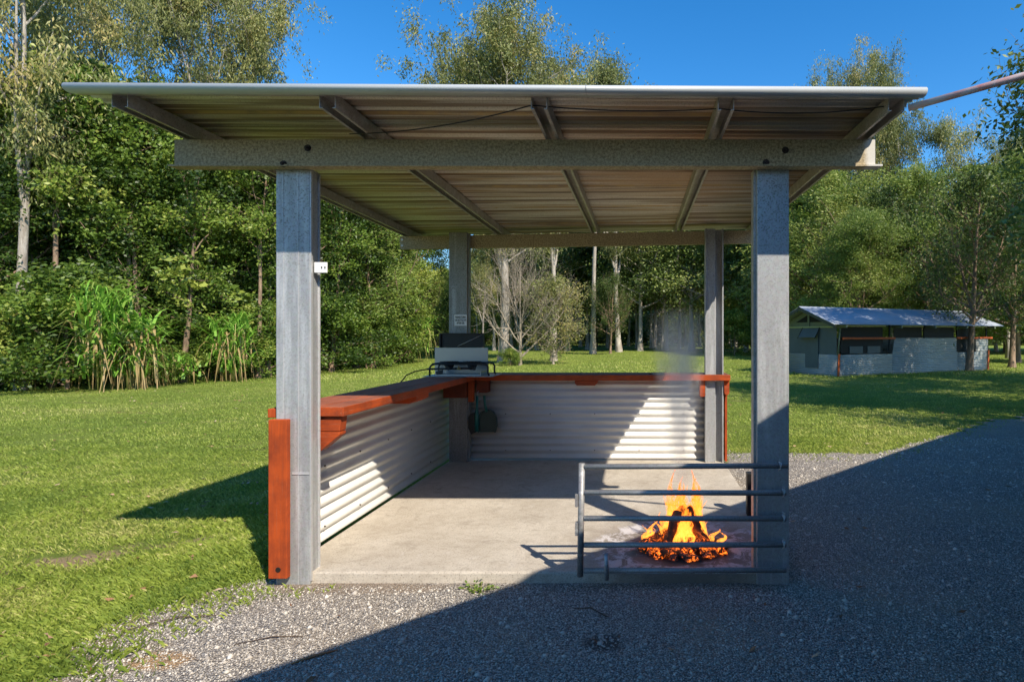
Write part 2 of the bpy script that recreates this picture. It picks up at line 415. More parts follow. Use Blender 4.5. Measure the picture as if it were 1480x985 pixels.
c = t.mix(t.math('MULTIPLY', t.ramp(edge_, [(0.02, 0.9), (0.5, 0.0)]), t.math('LESS_THAN', py_, 4.2)), c, t.mix(mid_, (0.42, 0.31, 0.20), (0.25, 0.18, 0.11)))
c = t.mix(t.math('MULTIPLY', blob(-2.32, 2.81, 0.18, 0.10), 0.9), c, (0.42, 0.27, 0.14))
c = t.mix(t.math('MULTIPLY', blob(-1.85, 3.62, 0.7, 0.10), 0.5), c, (0.30, 0.22, 0.15))
hgt = t.math('SUBTRACT', 1.0, vd)
t.bsdf(c, 0.9, 0, t.bump(t.math('ADD', t.math('ADD', hgt, t.math('MULTIPLY', t.math('SUBTRACT', 1.0, vd2), 0.8)), t.math('MULTIPLY', t.noise(4, 6, 0.7, t.mapv((1.0, 0.5, 1))), 5.0)), 1.0, 0.014), 0.2)
M['gravel'] = t.m
Vg = np.concatenate([Va, Vb]); Fg = np.concatenate([Fa, Fb + len(Va)])
g = link(npmesh('gravel_driveway', Vg, Fg, [M['gravel']], smooth=True), 'gravel_driveway'); tag(g, None, None, None, 'structure')

# loose stones
rs = np.random.RandomState(5)
N = 80000
sy = 2.2 * (9.0 / 2.2) ** rs.rand(N); sx = (rs.uniform(-1.15, 0.75, N)) * sy
ok = (gravel_d(sx, sy) > -0.12 * rs.rand(N)) & ~((sx > -2.33) & (sx < 1.0) & (sy > 3.64)); sx, sy = sx[ok], sy[ok]
N = len(sx); sz = hz(sx, sy) + 0.009
size = rs.uniform(0.0028, 0.0066, N) * (0.8 + sy / 7) * np.where(rs.rand(N) > 0.985, 2.6, 1)
base = np.array([(1, 0, 0), (-1, 0, 0), (0, 1, 0), (0, -1, 0), (0, 0, 0.7), (0, 0, -0.7)], float)
ang = rs.rand(N) * 6.28; pert = 1 + rs.uniform(-0.35, 0.35, (N, 6, 3))
Vs = base[None] * pert * size[:, None, None]
ca, sa = np.cos(ang)[:, None], np.sin(ang)[:, None]
Vs = np.stack([Vs[..., 0] * ca - Vs[..., 1] * sa, Vs[..., 0] * sa + Vs[..., 1] * ca, Vs[..., 2] + 0.15 * Vs[..., 0]], -1)
Vs = (Vs + np.stack([sx, sy, sz], 1)[:, None]).reshape(-1, 3)
oct_ = np.array([(0, 2, 4), (2, 1, 4), (1, 3, 4), (3, 0, 4), (2, 0, 5), (1, 2, 5), (3, 1, 5), (0, 3, 5)])
Fs = (oct_[None] + (np.arange(N) * 6)[:, None, None]).reshape(-1, 3)
t = NT('loose_stone'); a = t.n('ShaderNodeAttribute'); a.attribute_name = 'tint'
t.bsdf(t.ramp(a.outputs['Fac'], [(0, (0.22, 0.20, 0.18)), (0.5, (0.46, 0.42, 0.365)), (0.9, (0.58, 0.535, 0.465)), (1, (0.72, 0.67, 0.60))]), 0.85, 0, None, 0.25)
M['stone'] = t.m
o = link(npmesh('loose_gravel', Vs, Fs, [M['stone']], tint=np.repeat(rs.rand(N), 8)), 'loose_gravel'); tag(o, 'loose grey stones scattered over the driveway', 'gravel', None, 'stuff')

# grass blades
def blades(rs, x, y, hgt, wid, lean, tint):
    N = len(x); z = hz(x, y) - 0.004
    a = rs.rand(N) * 6.283; b = a + rs.uniform(-0.8, 0.8, N) + 1.57
    wx, wy = np.cos(a) * wid, np.sin(a) * wid
    lx, ly = np.cos(b) * hgt * lean, np.sin(b) * hgt * lean
    P = np.stack([np.stack([x - wx, y - wy, z], 1), np.stack([x + wx, y + wy, z], 1),
                  np.stack([x + wx * .8 + lx * .45, y + wy * .8 + ly * .45, z + hgt * .7], 1), np.stack([x + lx, y + ly, z + hgt], 1)], 1)
    P2 = P.copy(); P2[:, 3, 2] = z + hgt * 0.95
    return P2.reshape(-1, 3), np.arange(N * 4).reshape(N, 4), tint
def on_lawn(x, y, soft=0.25):
    d = gravel_d(x, y); r = rs.rand(len(x))
    slab = (x > -2.36) & (x < 1.03) & (y > 3.62) & (y < 7.12)
    nosl = ~((x > 0.85) & (y < 7.2))
    return ((d < 0) | (d < soft * 2.6 * r ** 5 * (r > 0.35)) | ((d < 0.5) & (fbm(x, y, 7.0, 51) > 0.78) & (r > 0.6) & nosl)) & ~slab & (nosl | (d < 0))
Vl, Fl, Tl = [], [], []
off = 0
for (n_, y0, y1, hs, ws) in ((420000, 2.2, 9.0, (0.018, 0.050), 0.0017), (170000, 9.0, 22.0, (0.02, 0.045), 0.0042), (80000, 22.0, 60.0, (0.04, 0.08), 0.012)):
    y = y0 * (y1 / y0) ** rs.rand(n_); x = rs.uniform(-1.14, 0.74, n_) * y
    k = on_lawn(x, y) & ~((np.abs(y - 4.95 - (x + 3.9) * 0.62) + 0.15 * np.abs(x + 4.3) < 0.16 + 0.26 * fbm(x, y, 5, 31)) & (rs.rand(n_) < 0.7)) & ((fbm(x * 0.6, y * 1.4, 2.2, 21) + rs.rand(n_) * 0.8) < 0.92); x, y = x[k], y[k]; n2_ = len(x)
    patch = 0.45 + 0.34 * fbm(x, y, 0.7, 4) + 0.22 * fbm(x, y, 4, 5)
    tt = np.clip(patch + rs.normal(0, 0.14, n2_) + (rs.rand(n2_) > 0.97) * 0.35, 0, 1)
    v, f, tt = blades(rs, x, y, rs.uniform(hs[0], hs[1], n2_) * (1 + 0.35 * fbm(x, y, 3, 6)), ws * rs.uniform(0.6, 1.4, n2_), rs.uniform(0.3, 1.2, n2_), tt)
    Vl.append(v); Fl.append(f + off); Tl.append(tt); off += len(v)
o = link(npmesh('grass', np.concatenate(Vl), np.concatenate(Fl), [M['grass']], tint=np.concatenate(Tl)), 'grass')
tag(o, 'short mown green grass blades covering the lawn', 'grass', None, 'stuff')

# fallen leaves
n_ = 900; y = 2.4 * (30 / 2.4) ** rs.rand(n_); x = rs.uniform(-1.14, 0.74, n_) * y
k = ~((x > -2.36) & (x < 1.03) & (y > 3.6) & (y < 7.12)) & ((gravel_d(x, y) < 0) | (rs.rand(n_) > 0.8)); x, y = x[k], y[k]; n_ = len(x)
z = hz(x, y) + np.where(gravel_d(x, y) < 0, 0.035, 0.02); a = rs.rand(n_) * 6.28; l = rs.uniform(0.010, 0.026, n_) * (1 + y / 12); wv = l * rs.uniform(0.25, 0.45, n_)
c_, s_ = np.cos(a), np.sin(a); tz = rs.uniform(-0.01, 0.012, (n_, 4))
P = np.stack([np.stack([x - c_ * l, y - s_ * l, z + tz[:, 0]], 1), np.stack([x + s_ * wv, y - c_ * wv, z + tz[:, 1]], 1), np.stack([x + c_ * l, y + s_ * l, z + tz[:, 2]], 1), np.stack([x - s_ * wv, y + c_ * wv, z + tz[:, 3]], 1)], 1)
t = NT('fallen_leaf'); a = t.n('ShaderNodeAttribute'); a.attribute_name = 'tint'
t.bsdf(t.ramp(a.outputs['Fac'], [(0, (0.16, 0.07, 0.03)), (0.5, (0.36, 0.20, 0.10)), (1, (0.55, 0.42, 0.28))]), 0.8); M['litter'] = t.m
o = link(npmesh('leaf_litter', P.reshape(-1, 3), np.arange(n_ * 4).reshape(-1, 4), [M['litter']], tint=rs.rand(n_)), 'leaf_litter'); tag(o, 'brown fallen leaves scattered on the grass', 'fallen leaves', None, 'stuff')

# ------------------------------------------------------------------ slab
k = MB(); k.prism([(-2.27, 3.69), (0.90, 3.69), (0.925, 3.80), (0.99, 4.3), (0.99, 7.04), (-2.27, 7.04)], 'Z', -0.25, 0.0)
t = NT('worn_concrete')
n1 = t.noise(1.6, 6, 0.65); n2 = t.noise(14, 6, 0.75); n3 = t.noise(90, 3, 0.8)
c = t.mix(t.ramp(n1, [(0.35, 0.0), (0.7, 1.0)]), (0.56, 0.51, 0.43), (0.42, 0.37, 0.30))
c = t.mix(t.ramp(n2, [(0.45, 0.0), (0.70, 0.6)]), c, (0.34, 0.29, 0.23))
n5 = t.noise(4.2, 6, 0.75, None, 0.6)
c = t.mix(t.ramp(n5, [(0.54, 0.0), (0.64, 0.45)]), c, (0.29, 0.25, 0.20))
c = t.mix(t.ramp(n5, [(0.34, 0.5), (0.42, 0.0)]), c, (0.56, 0.52, 0.46))
c = t.mix(t.ramp(n3, [(0.55, 0.0), (0.62, 0.75)]), c, (0.20, 0.17, 0.14))
px_, py_, pz_ = t.sep()
def ring(r0, r1, r2, r3, nz=0.5, rx=1.0):
    a = t.math('MULTIPLY', t.math('SUBTRACT', px_, 0.30), rx); b = t.math('MULTIPLY', t.math('SUBTRACT', py_, 4.12), 1.0)
    d = t.math('SQRT', t.math('ADD', t.math('MULTIPLY', a, a), t.math('MULTIPLY', b, b)))
    d = t.math('ADD', d, t.math('MULTIPLY', t.math('SUBTRACT', t.noise(4.5, 6, 0.75), 0.5), nz))
    return t.ramp(d, [(r0, 0.0), (r1, 1.0), (r2, 1.0), (r3, 0.0)])
c = t.mix(t.math('MULTIPLY', ring(0.0, 0.01, 0.45, 0.80, 0.4), 0.85), c, (0.17, 0.15, 0.13))
ash = t.math('MULTIPLY', ring(0.33, 0.38, 0.58, 0.66, 0.75), t.ramp(t.noise(7, 7, 0.8, None, 0.8), [(0.46, 0.0), (0.54, 0.9)]))
c = t.mix(t.math('MULTIPLY', ash, t.math('GREATER_THAN', pz_, -0.01)), c, (0.58, 0.56, 0.56))
c = t.mix(ring(0.0, 0.01, 0.27, 0.36, 0.15), c, (0.06, 0.05, 0.045))
t.bsdf(c, 0.85, 0, t.bump(t.math('ADD', n2, t.math('MULTIPLY', n3, 0.5)), 0.5, 0.006), 0.25)
M['conc'] = t.m
o = k.build('concrete_slab', M['conc'], None, 0.012); tag(o, 'pale worn concrete floor slab under the shelter', None, None, 'structure')

# ------------------------------------------------------------------ shelter
D = 3.67
shel = tag(empty('barbecue_shelter', (-0.65, 5.3, 0)), 'open galvanised barbecue shelter with flat corrugated roof, red counters and cream corrugated half walls', 'shelter')
def tilt(x, y, z):       # small real twist of the roof: front edge low at the right, back edge high at the right
    f = (y - 3.0) / 4.2
    if z > 2.45: z = z + (1 - f) * (-0.0055 * (x + 0.75)) + max(0, (y - 3.7) / 3.3) * 0.0175 * (x + 0.9)
    return (x, y, z)
RY0, RY1, RX0, RX1 = 3.07, 7.42, -3.0, 1.49
# posts
def c_post(name, x0, x1, y0, y1, z0, z1, mat, label, seams=()):
    k = MB(); k.box(x0, x1, y0, y1, z0, z1)
    p = k.build(name, mat, shel, 0.006); p['label'] = label
    return p
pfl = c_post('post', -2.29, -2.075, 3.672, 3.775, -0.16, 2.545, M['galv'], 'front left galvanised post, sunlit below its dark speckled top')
k = MB(); k.box(-2.150, -2.146, 3.669, 3.671, -0.09, 2.53); k.box(-2.243, -2.241, 3.6695, 3.671, 0.0, 2.53); k.build('seam', M['galv_tin'], pfl)
k = MB(); k.box(-2.186, -2.078, 3.667, 3.6705, 0.620, 0.634); k.build('paint_mark', M['galv_tin'], pfl)
k = MB(); k.box(-2.0745, -2.068, 3.672, 3.69, -0.05, 2.53); k.box(-2.0745, -2.066, 3.765, 3.776, -0.05, 2.53); k.build('flange', M['galv_tin'], pfl)
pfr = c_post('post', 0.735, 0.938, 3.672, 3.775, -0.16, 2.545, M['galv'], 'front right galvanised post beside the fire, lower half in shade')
k = MB(); k.box(0.719, 0.7345, 3.70, 3.705, -0.0, 2.54); k.box(0.719, 0.723, 3.7055, 3.775, 0.0, 2.54); k.build('flange', M['purlin'], pfr)
pbl = c_post('post', -2.245, -2.03, 6.86, 6.945, -0.02, 2.70, M['galv_dark'], 'back left post carrying the small white sign')
k = MB(); k.box(-2.0295, -2.012, 6.885, 6.945, 0.0, 2.69); k.build('flange', M['galv_dark'], pbl)
# back right post: an open channel beside a closed one
k = MB(); k.box(0.765, 0.78, 6.84, 6.945, 0, 2.74); k.box(0.7805, 0.885, 6.86, 6.945, 0, 2.74)
pbr = k.build('post', M['galv'], shel, 0.003); pbr['label'] = 'back right post made of an open channel'
k = MB(); k.box(0.886, 0.965, 6.93, 6.945, 0, 2.74); k.box(0.965, 0.98, 6.85, 6.945, 0, 2.74); k.build('channel', M['galv'], pbr)
# beams
k = MB(); zt, zb = 2.70, 2.545
k.box(-2.87, 1.45, 3.60, 3.606, zb, zt); k.box(-2.87, 1.45, 3.606, 3.67, zt - 0.005, zt - 0.001); 
k.box(-2.90, 1.49, 3.585, 3.67, zb - 0.012, zb - 0.001); k.box(-2.87, 1.45, 3.664, 3.668, zt - 0.02, zt - 0.006)
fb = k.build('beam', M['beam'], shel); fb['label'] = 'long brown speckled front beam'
for (px, py) in ((445, 214), (410, 237), (1135, 217), (1107, 235)):
    x = (px - VX) * S * 3.6; z = CZ + (VY - py) * S * 3.6
    b = MB(); b.tube([(x, 3.599, z), (x, 3.583, z)], 0.014, 6); b.tube([(x, 3.583, z), (x, 3.572, z)], 0.007, 8); b.tube([(x, 3.6, z), (x, 3.5965, z)], 0.021, 14); b.build('bolt', M['bolt'], fb)
k = MB(); k.box(-2.86, 1.40, 6.955, 6.96, 2.545, 2.70); k.box(-2.86, 1.40, 6.9605, 7.02, 2.694, 2.698); k.box(-2.86, 1.40, 6.9605, 7.02, 2.547, 2.551)
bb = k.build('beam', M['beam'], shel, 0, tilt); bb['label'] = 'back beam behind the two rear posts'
for z in (2.585, 2.655):
    b = MB(); b.tube([(-2.83, 6.954, z - 0.03), (-2.83, 6.945, z - 0.03)], 0.013, 10); b.build('bolt', M['white'], bb)
# purlins
purx = (-2.78, -1.67, -0.54, 0.46, 1.37)
for i, x in enumerate(purx):
    k = MB(); a, b_ = RY0 + 0.05, RY1 - 0.06; z0, z1 = 2.704, 2.782
    k.box(x - 0.043, x - 0.040, a, b_, z0, z1); k.box(x + 0.040, x + 0.043, a, b_, z0, z1)
    k.box(x - 0.0395, x + 0.0395, a, b_, z1 - 0.004, z1 - 0.001)
    k.box(x - 0.0395, x - 0.026, a, b_, z0, z0 + 0.003); k.box(x + 0.026, x + 0.0395, a, b_, z0, z0 + 0.003)
    k.build('purlin', M['purlin'], shel, 0, tilt)
# corrugated roof
def corr(axis_pts, lo, hi, pitch, amp, mk, seg=8):
    """profile runs along one direction, straight along the other"""
    n = int((hi - lo) / pitch * seg); vs = []; fs = []
    for i in range(n + 1):
        t_ = lo + (hi - lo) * i / n; o_ = amp * math.sin(2 * math.pi * (t_ - lo) / pitch)
        for a in axis_pts: vs.append(mk(a, t_, o_))
    m_ = len(axis_pts)
    for i in range(n):
        for j in range(m_ - 1): fs.append((i * m_ + j, i * m_ + j + 1, (i + 1) * m_ + j + 1, (i + 1) * m_ + j))
    return vs, fs
k = MB(); vs_, fs_ = corr([RX0, -1.6, -0.6, 0.5, RX1], RY0, RY1, 0.076, 0.010, lambda a, t_, o_: (a, t_, 2.794 + o_))
k.add(vs_, fs_, 0, True); ro = k.build('roof_sheet', M['roof'], shel, 0, tilt)
sol = ro.modifiers.new('thick', 'SOLIDIFY'); sol.thickness = 0.0015; sol.offset = 1
# rolled edge trim along the front
k = MB(); prof = []
for i in range(13):
    a = math.pi * (0.5 + i / 12.0); prof.append((3.066 + 0.034 * math.cos(a), 2.782 + 0.0235 * math.sin(a)))
prof += [(3.066 + 0.02, 2.7585), (3.066 + 0.02, 2.8055)]
k.prism(prof, 'X', RX0 - 0.005, RX1 + 0.005)
gt = k.build('gutter', M['gutter'], shel, 0, tilt)
for p in gt.data.polygons: p.use_smooth = True if abs(p.normal.x) < 0.5 else False
k = MB(); k.box(-3.0, 1.49, 3.087, 3.13, 2.768, 2.771); k.build('fascia_strip', M['purlin'], shel, 0, tilt)
k = MB(); k.prism([(y_ * 1.0, z_) for y_, z_ in [(3.066 + 0.0355 * math.cos(math.pi * (0.5 + i / 12)), 2.782 + 0.0248 * math.sin(math.pi * (0.5 + i / 12))) for i in range(13)]], 'X', -0.283, -0.279)
k.build('joint', M['panel'], gt, 0, tilt)
# walls (left wall runs in depth, back wall across)
k = MB(); vs_, fs_ = corr([3.76, 5.3, 7.04], 0.012, 0.965, 0.0866, 0.015, lambda a, t_, o_: (-2.285 + o_, a, t_)); k.add(vs_, fs_, 0, True)
wl = k.build('wall_panel', M['corr'], shel); wl['label'] = 'left cream corrugated half wall'; wl.modifiers.new('thick', 'SOLIDIFY').thickness = 0.002
k = MB(); vs_, fs_ = corr([-2.24, -0.6, 1.0], 0.012, 0.965, 0.0866, 0.015, lambda a, t_, o_: (a, 6.975 - o_, t_)); k.add(vs_, fs_, 0, True)
wb = k.build('wall_panel', M['corr'], shel); wb['label'] = 'back cream corrugated half wall'; wb.modifiers.new('thick', 'SOLIDIFY').thickness = 0.002
k = MB(); k.box(-2.35, -2.31, 3.8, 7.03, 0.86, 0.95); k.box(-2.35, -2.31, 3.8, 7.03, 0.05, 0.13); k.build('wall_rail', M['woody'], shel)
def screw_row(parent, spots, axis):
    k = MB(); k.tube([(0, 0, 0), axis], 0.006, 8); a = k.build('screw', M['bolt'])
    for q, p in enumerate(spots):
        o = a if q == 0 else a.copy()
        if q: COL.objects.link(o)
        o.parent = parent; o.matrix_parent_inverse = parent.matrix_world.inverted(); o.location = p
screw_row(wb, [(-1.6 + j * 0.53, 6.962, z_) for j in range(5) for z_ in (0.122, 0.555)], (0, -0.010, 0))
screw_row(wl, [(-2.272, 4.2 + j * 0.53, z_) for j in range(5) for z_ in (0.122, 0.555)], (0.010, 0, 0))
# trim boards
o = box('corner_board', M['woodz'], (-2.302, -2.187, 3.615, 3.655, -0.012, 0.972), shel, 0.004); o['label'] = 'bright orange red upright board on the front left post'
b = MB(); b.tube([(-2.240, 3.616, 0.045), (-2.240, 3.612, 0.045)], 0.016, 10); b.build('knot', M['bolt'], o)
o = box('corner_board', M['woodz'], (1.004, 1.03, 6.90, 7.03, 0.0, 0.96), shel, 0.003); o['label'] = 'thin red upright board at the back right corner'
# counters
ct = empty('counter', (-2.17, 3.8, 1.0)); ct.parent = shel; ct.matrix_parent_inverse = shel.matrix_world.inverted(); ct['label'] = 'left red timber counter'
bpy.context.view_layer.update()
k = MB()
k.box(-2.37, -2.255, 3.782, 7.22, 0.968, 1.03); k.box(-2.251, -2.088, 3.784, 6.83, 0.968, 1.031); k.box(-2.084, -1.92, 3.78, 6.83, 0.968, 1.03)
c1 = k.build('counter_top', [M['woody'], M['woodtop']], ct, 0.005)
for p in c1.data.polygons:
    if p.normal.z > 0.7: p.material_index = 1
o = box('edge_block', M['woodz'], (-2.36, -2.295, 3.70, 3.779, 0.972, 1.028), ct, 0.004)
def bracket_y(y0, y1, zl=0.74):
    k = MB(); k.prism([(-2.27, zl), (-2.08, zl), (-1.955, 0.845), (-1.955, 0.865), (-2.27, 0.865)], 'Y', y0, y1)
    k.prism([(-2.27, 0.869), (-1.955, 0.869), (-1.945, 0.966), (-2.27, 0.966)], 'Y', y0 + 0.002, y1 - 0.002); return k.build('bracket', M['woodx'], ct, 0.004)
bracket_y(3.80, 3.885)
k = MB(); k.prism([(-2.27, 0.90), (-2.0, 0.90), (-1.935, 0.93), (-1.935, 0.966), (-2.27, 0.966)], 'Y', 5.05, 5.35); k.build('bracket', M['woodx'], ct, 0.004)
cb = empty('counter', (-0.5, 6.95, 1.0)); cb.parent = shel; cb.matrix_parent_inverse = shel.matrix_world.inverted(); cb['label'] = 'back red timber counter'
bpy.context.view_layer.update()
k = MB(); k.box(-1.916, 1.05, 6.78, 6.862, 0.962, 1.03); k.box(-2.25, 0.76, 6.866, 7.0, 0.966, 1.031); k.box(-2.25, 1.05, 7.004, 7.22, 0.966, 1.030); k.box(0.983, 1.05, 6.864, 7.002, 0.966, 1.030)
c2 = k.build('counter_top', [M['woodx'], M['woodtopx']], cb, 0.005)
for p in c2.data.polygons:
    if p.normal.z > 0.7: p.material_index = 1
def tb(x0, x1, zl, ch, y0=6.79, y1=6.955):
    k = MB(); k.prism([(x0 + ch, zl), (x1 - ch, zl), (x1, zl + ch), (x1, 0.96), (x0, 0.96), (x0, zl + ch)], 'Y', y0, y1); return k.build('bracket', M['woodx'], cb, 0.004)
tb(-0.76, -0.50, 0.905, 0.025); tb(0.985, 1.045, 0.79, 0.02, 6.83, 7.2); tb(0.70, 0.762, 0.77, 0.01, 6.83, 6.95)
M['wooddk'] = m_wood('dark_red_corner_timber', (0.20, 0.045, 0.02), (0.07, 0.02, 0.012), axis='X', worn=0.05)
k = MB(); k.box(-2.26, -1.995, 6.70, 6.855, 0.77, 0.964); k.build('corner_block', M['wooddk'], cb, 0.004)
k = MB(); k.box(-1.985, -1.925, 6.74, 6.80, 0.72, 0.964); k.build('corner_block', M['woodz'], cb, 0.004)
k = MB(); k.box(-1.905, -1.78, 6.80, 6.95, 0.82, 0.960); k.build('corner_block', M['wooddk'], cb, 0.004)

# power point on the post
pp = tag(empty('power_outlet', (-2.03, 3.70, 1.93)), 'small white power outlet plate on the side of the front left post', 'power outlet')
def px2(px, py, Y): return ((px - VX) * S * Y, CZ + (VY - py) * S * Y)
xa, za = px2(459, 396, 3.70); xb, zb_ = px2(474, 378, 3.70)
box('outlet_plate', M['white'], (-2.062, xb - 0.004, 3.694, 3.706, za + 0.008, zb_ - 0.004), pp, 0.003)
for dx in (0.30, 0.62):
    x = xa + (xb - xa) * (dx + 0.15); k = MB(); k.box(x - 0.003, x + 0.003, 3.6915, 3.6935, (za + zb_) / 2 - 0.004, (za + zb_) / 2 + 0.008); k.build('socket_hole', M['black'], pp)
# sign
sx0, sz0 = px2(656.5, 470.5, 6.85); sx1, sz1 = px2(674.5, 454.5, 6.85)
sg = box('warning_sign', M['white'], (sx0, sx1, 6.852, 6.857, sz0, sz1), None, 0.001); tag(sg, 'small white notice in black capitals on the back left post above the stove', 'sign')
def text_mesh(txt, size, loc, parent, mat, name='lettering', width=None):
    cu = bpy.data.curves.new(name, 'FONT'); cu.body = txt; cu.size = size; cu.extrude = 0.0006; cu.align_x = 'CENTER'; cu.align_y = 'CENTER'; cu.offset = 0.0006
    tmp = bpy.data.objects.new('tmp', cu); COL.objects.link(tmp)
    dg = bpy.context.evaluated_depsgraph_get(); dg.update(); me = bpy.data.meshes.new_from_object(tmp.evaluated_get(dg)); bpy.data.objects.remove(tmp)
    me.transform(Matrix.Translation(loc) @ Matrix.Rotation(R(90), 4, 'X'))
    if width:
        xs = [v.co.x for v in me.vertices]; f = width / (max(xs) - min(xs))
        for v in me.vertices: v.co.x = loc[0] + (v.co.x - loc[0]) * f
    me.materials.clear(); me.materials.append(mat); me.name = name
    o = bpy.data.objects.new(name, me); COL.objects.link(o); o.parent = parent; return o
cx = (sx0 + sx1) / 2; hh = (sz1 - sz0)
for i, (tx, wd) in enumerate((('PLEASE TURN', 0.118), ('GAS BOTTLE OFF', 0.132), ('AFTER USE', 0.09))):
    text_mesh(tx, 0.033, (cx, 6.8505, sz1 - hh * (0.24 + 0.265 * i)), sg, M['ink'], width=wd)
# cable under the roof front
def cable(name, pts, r, m, label, cat, parent=None):
    P = []
    for a, b, sag in pts:
        for i in range(13):
            t_ = i / 12; P.append((a[0] + (b[0] - a[0]) * t_, a[1] + (b[1] - a[1]) * t_, a[2] + (b[2] - a[2]) * t_ - sag * 4 * t_ * (1 - t_)))
    k = MB(); k.tube(P, r, 6); return tag(k.build(name, m), label, cat)
cable('black_cable', [((-1.74, 3.5, 2.70), (-0.60, 3.16, 2.735), 0.035), ((-0.58, 3.16, 2.738), (0.42, 3.2, 2.735), 0.02), ((0.44, 3.2, 2.735), (1.33, 3.18, 2.74), 0.03)], 0.0035, M['rubber'], 'thin black cable sagging under the front edge of the roof', 'cable')
# conduit pipe
k = MB(); k.tube([(1.425, 3.10, 2.70), (1.91, 2.90, 2.785), (2.75, 2.55, 2.93)], 0.0175, 14)
t = NT('faded_red_pipe'); n = t.noise(5, 4, 0.6); t.bsdf(t.mix(t.ramp(n, [(0.38, 0.0), (0.6, 1.0)]), (0.50, 0.46, 0.44), (0.55, 0.19, 0.15)), 0.4); M['pipe'] = t.m
pi = tag(k.build('conduit_pipe', M['pipe']), 'faded red round pipe running up from the right end of the roof', 'pipe')

# ------------------------------------------------------------------ stove on the counter corner
st = tag(empty('gas_stove', (-2.08, 6.65, 1.036)), 'black gas ring stove with grey splashback and open black lid on the counter corner', 'gas stove')
box('base_plate', M['panel'], (-2.40, -1.62, 6.42, 6.845, 1.0335, 1.038), st, 0.001)
box('splashback', M['panel'], (-2.395, -1.775, 6.815, 6.83, 1.0385, 1.345), st, 0.002)
k = MB(); k.box(-2.335, -1.82, 6.818, 6.826, 1.348, 1.515); ld = k.build('lid', M['black'], st, 0.002)
k = MB(); k.prism([(-2.335, 1.348), (-2.32, 1.348), (-2.32, 1.515), (-2.335, 1.515)], 'Y', 6.79, 6.817); k.prism([(-1.835, 1.348), (-1.82, 1.348), (-1.82, 1.515), (-1.835, 1.515)], 'Y', 6.79, 6.817); k.prism([(-2.32, 1.503), (-1.835, 1.503), (-1.835, 1.515), (-2.32, 1.515)], 'Y', 6.79, 6.817); k.build('lid_rim', M['black'], ld)
k = MB(); k.tube([(-2.13, 6.812, 1.36), (-1.83, 6.812, 1.50)], 0.004, 6); k.build('lid_stay', M['panel'], ld)
k = MB()
for yy in (6.47, 6.76): k.tube([(-2.33, yy, 1.04), (-2.33, yy, 1.13), (-2.31, yy, 1.16), (-2.27, yy, 1.172), (-1.74, yy, 1.172), (-1.70, yy, 1.165), (-1.685, yy, 1.14), (-1.685, yy, 1.07), (-1.67, yy, 1.042)], 0.0105, 8)
k.tube([(-2.30, 6.47, 1.172), (-2.30, 6.76, 1.172)], 0.009, 8); k.tube([(-1.73, 6.47, 1.172), (-1.73, 6.76, 1.172)], 0.009, 8)
k.build('stand', M['black'], st)
for cx in (-2.16, -1.90):
    k = MB()
    for a in range(8):
        th = a * math.pi / 4; k.tube([(cx + 0.02 * math.cos(th), 6.615 + 0.02 * math.sin(th), 1.183), (cx + 0.105 * math.cos(th), 6.615 + 0.105 * math.sin(th), 1.190)], 0.006, 6)
    pts = [(cx + 0.1 * math.cos(a * 0.3307), 6.615 + 0.1 * math.sin(a * 0.3307), 1.188) for a in range(20)]; k.tube(pts, 0.006, 6, 0, False)
    k.build('trivet', M['black'], st)
    k = MB(); k.tube([(cx, 6.615, 1.10), (cx, 6.615, 1.155)], [0.03, 0.058], 20); k.tube([(cx, 6.615, 1.156), (cx, 6.615, 1.165)], [0.058, 0.045], 20); k.build('burner', M['black'], st)
k = MB(); k.tube([(-2.36, 6.47, 1.115), (-1.86, 6.47, 1.125)], 0.012, 10); mf = k.build('manifold', M['black'], st)
for x in (-2.11, -1.83): k = MB(); k.tube([(x, 6.46, 1.12), (x, 6.43, 1.12)], 0.016, 10); k.build('knob', M['black'], st)
k = MB(); k.tube([(-2.02, 6.468, 1.12), (-1.985, 6.455, 1.12)], 0.014, 8); k.tube([(-2.0, 6.46, 1.12), (-2.0, 6.43, 1.145)], 0.008, 8); k.build('valve', M['brass'], st)
k = MB(); k.box(-2.28, -1.77, 6.50, 6.74, 1.04, 1.052); k.box(-2.28, -2.272, 6.5, 6.74, 1.0525, 1.09); k.box(-1.778, -1.77, 6.5, 6.74, 1.0525, 1.09); k.build('drip_tray', M['panel'], st)
hp = [(-2.35, 6.47, 1.115), (-2.40, 6.44, 1.108), (-2.46, 6.38, 1.095), (-2.52, 6.3, 1.06), (-2.55, 6.2, 0.98), (-2.54, 6.15, 0.8)]
k = MB(); k.tube(hp, 0.007, 8); k.build('gas_hose', M['rubber'], st)
# small dark nail head on back counter
k = MB(); k.tube([(0.13 - 0.01, 6.9, 1.031), (0.13 - 0.01, 6.9, 1.045)], [0.02, 0.013], 10); tag(k.build('bottle_cap', M['rubber']), 'tiny black cap lying on the back counter', 'bottle cap')

# dustpan and brush hanging in the corner
dp = tag(empty('dustpan', (-1.76, 6.8, 0.4)), 'dark green plastic dustpan hanging under the back counter corner', 'dustpan')
k = MB(); cxx = -1.775
out_ = [(-0.10, 0.0), (-0.115, 0.08), (-0.112, 0.17), (-0.07, 0.235), (-0.02, 0.262), (0.03, 0.262), (0.08, 0.235), (0.115, 0.16), (0.118, 0.07), (0.10, 0.0)]
k.prism([(cxx + a, 0.365 + b) for a, b in out_], 'Y', 6.795, 6.80)
k.prism([(cxx + a, 0.365 + b) for a, b in out_[0:5]] + [(cxx + a * 0.9, 0.365 + b * 0.96) for a, b in reversed(out_[0:5])], 'Y', 6.755, 6.795)
k.prism([(cxx + a, 0.365 + b) for a, b in out_[5:]] + [(cxx + a * 0.9, 0.365 + b * 0.96) for a, b in reversed(out_[5:])], 'Y', 6.755, 6.795)
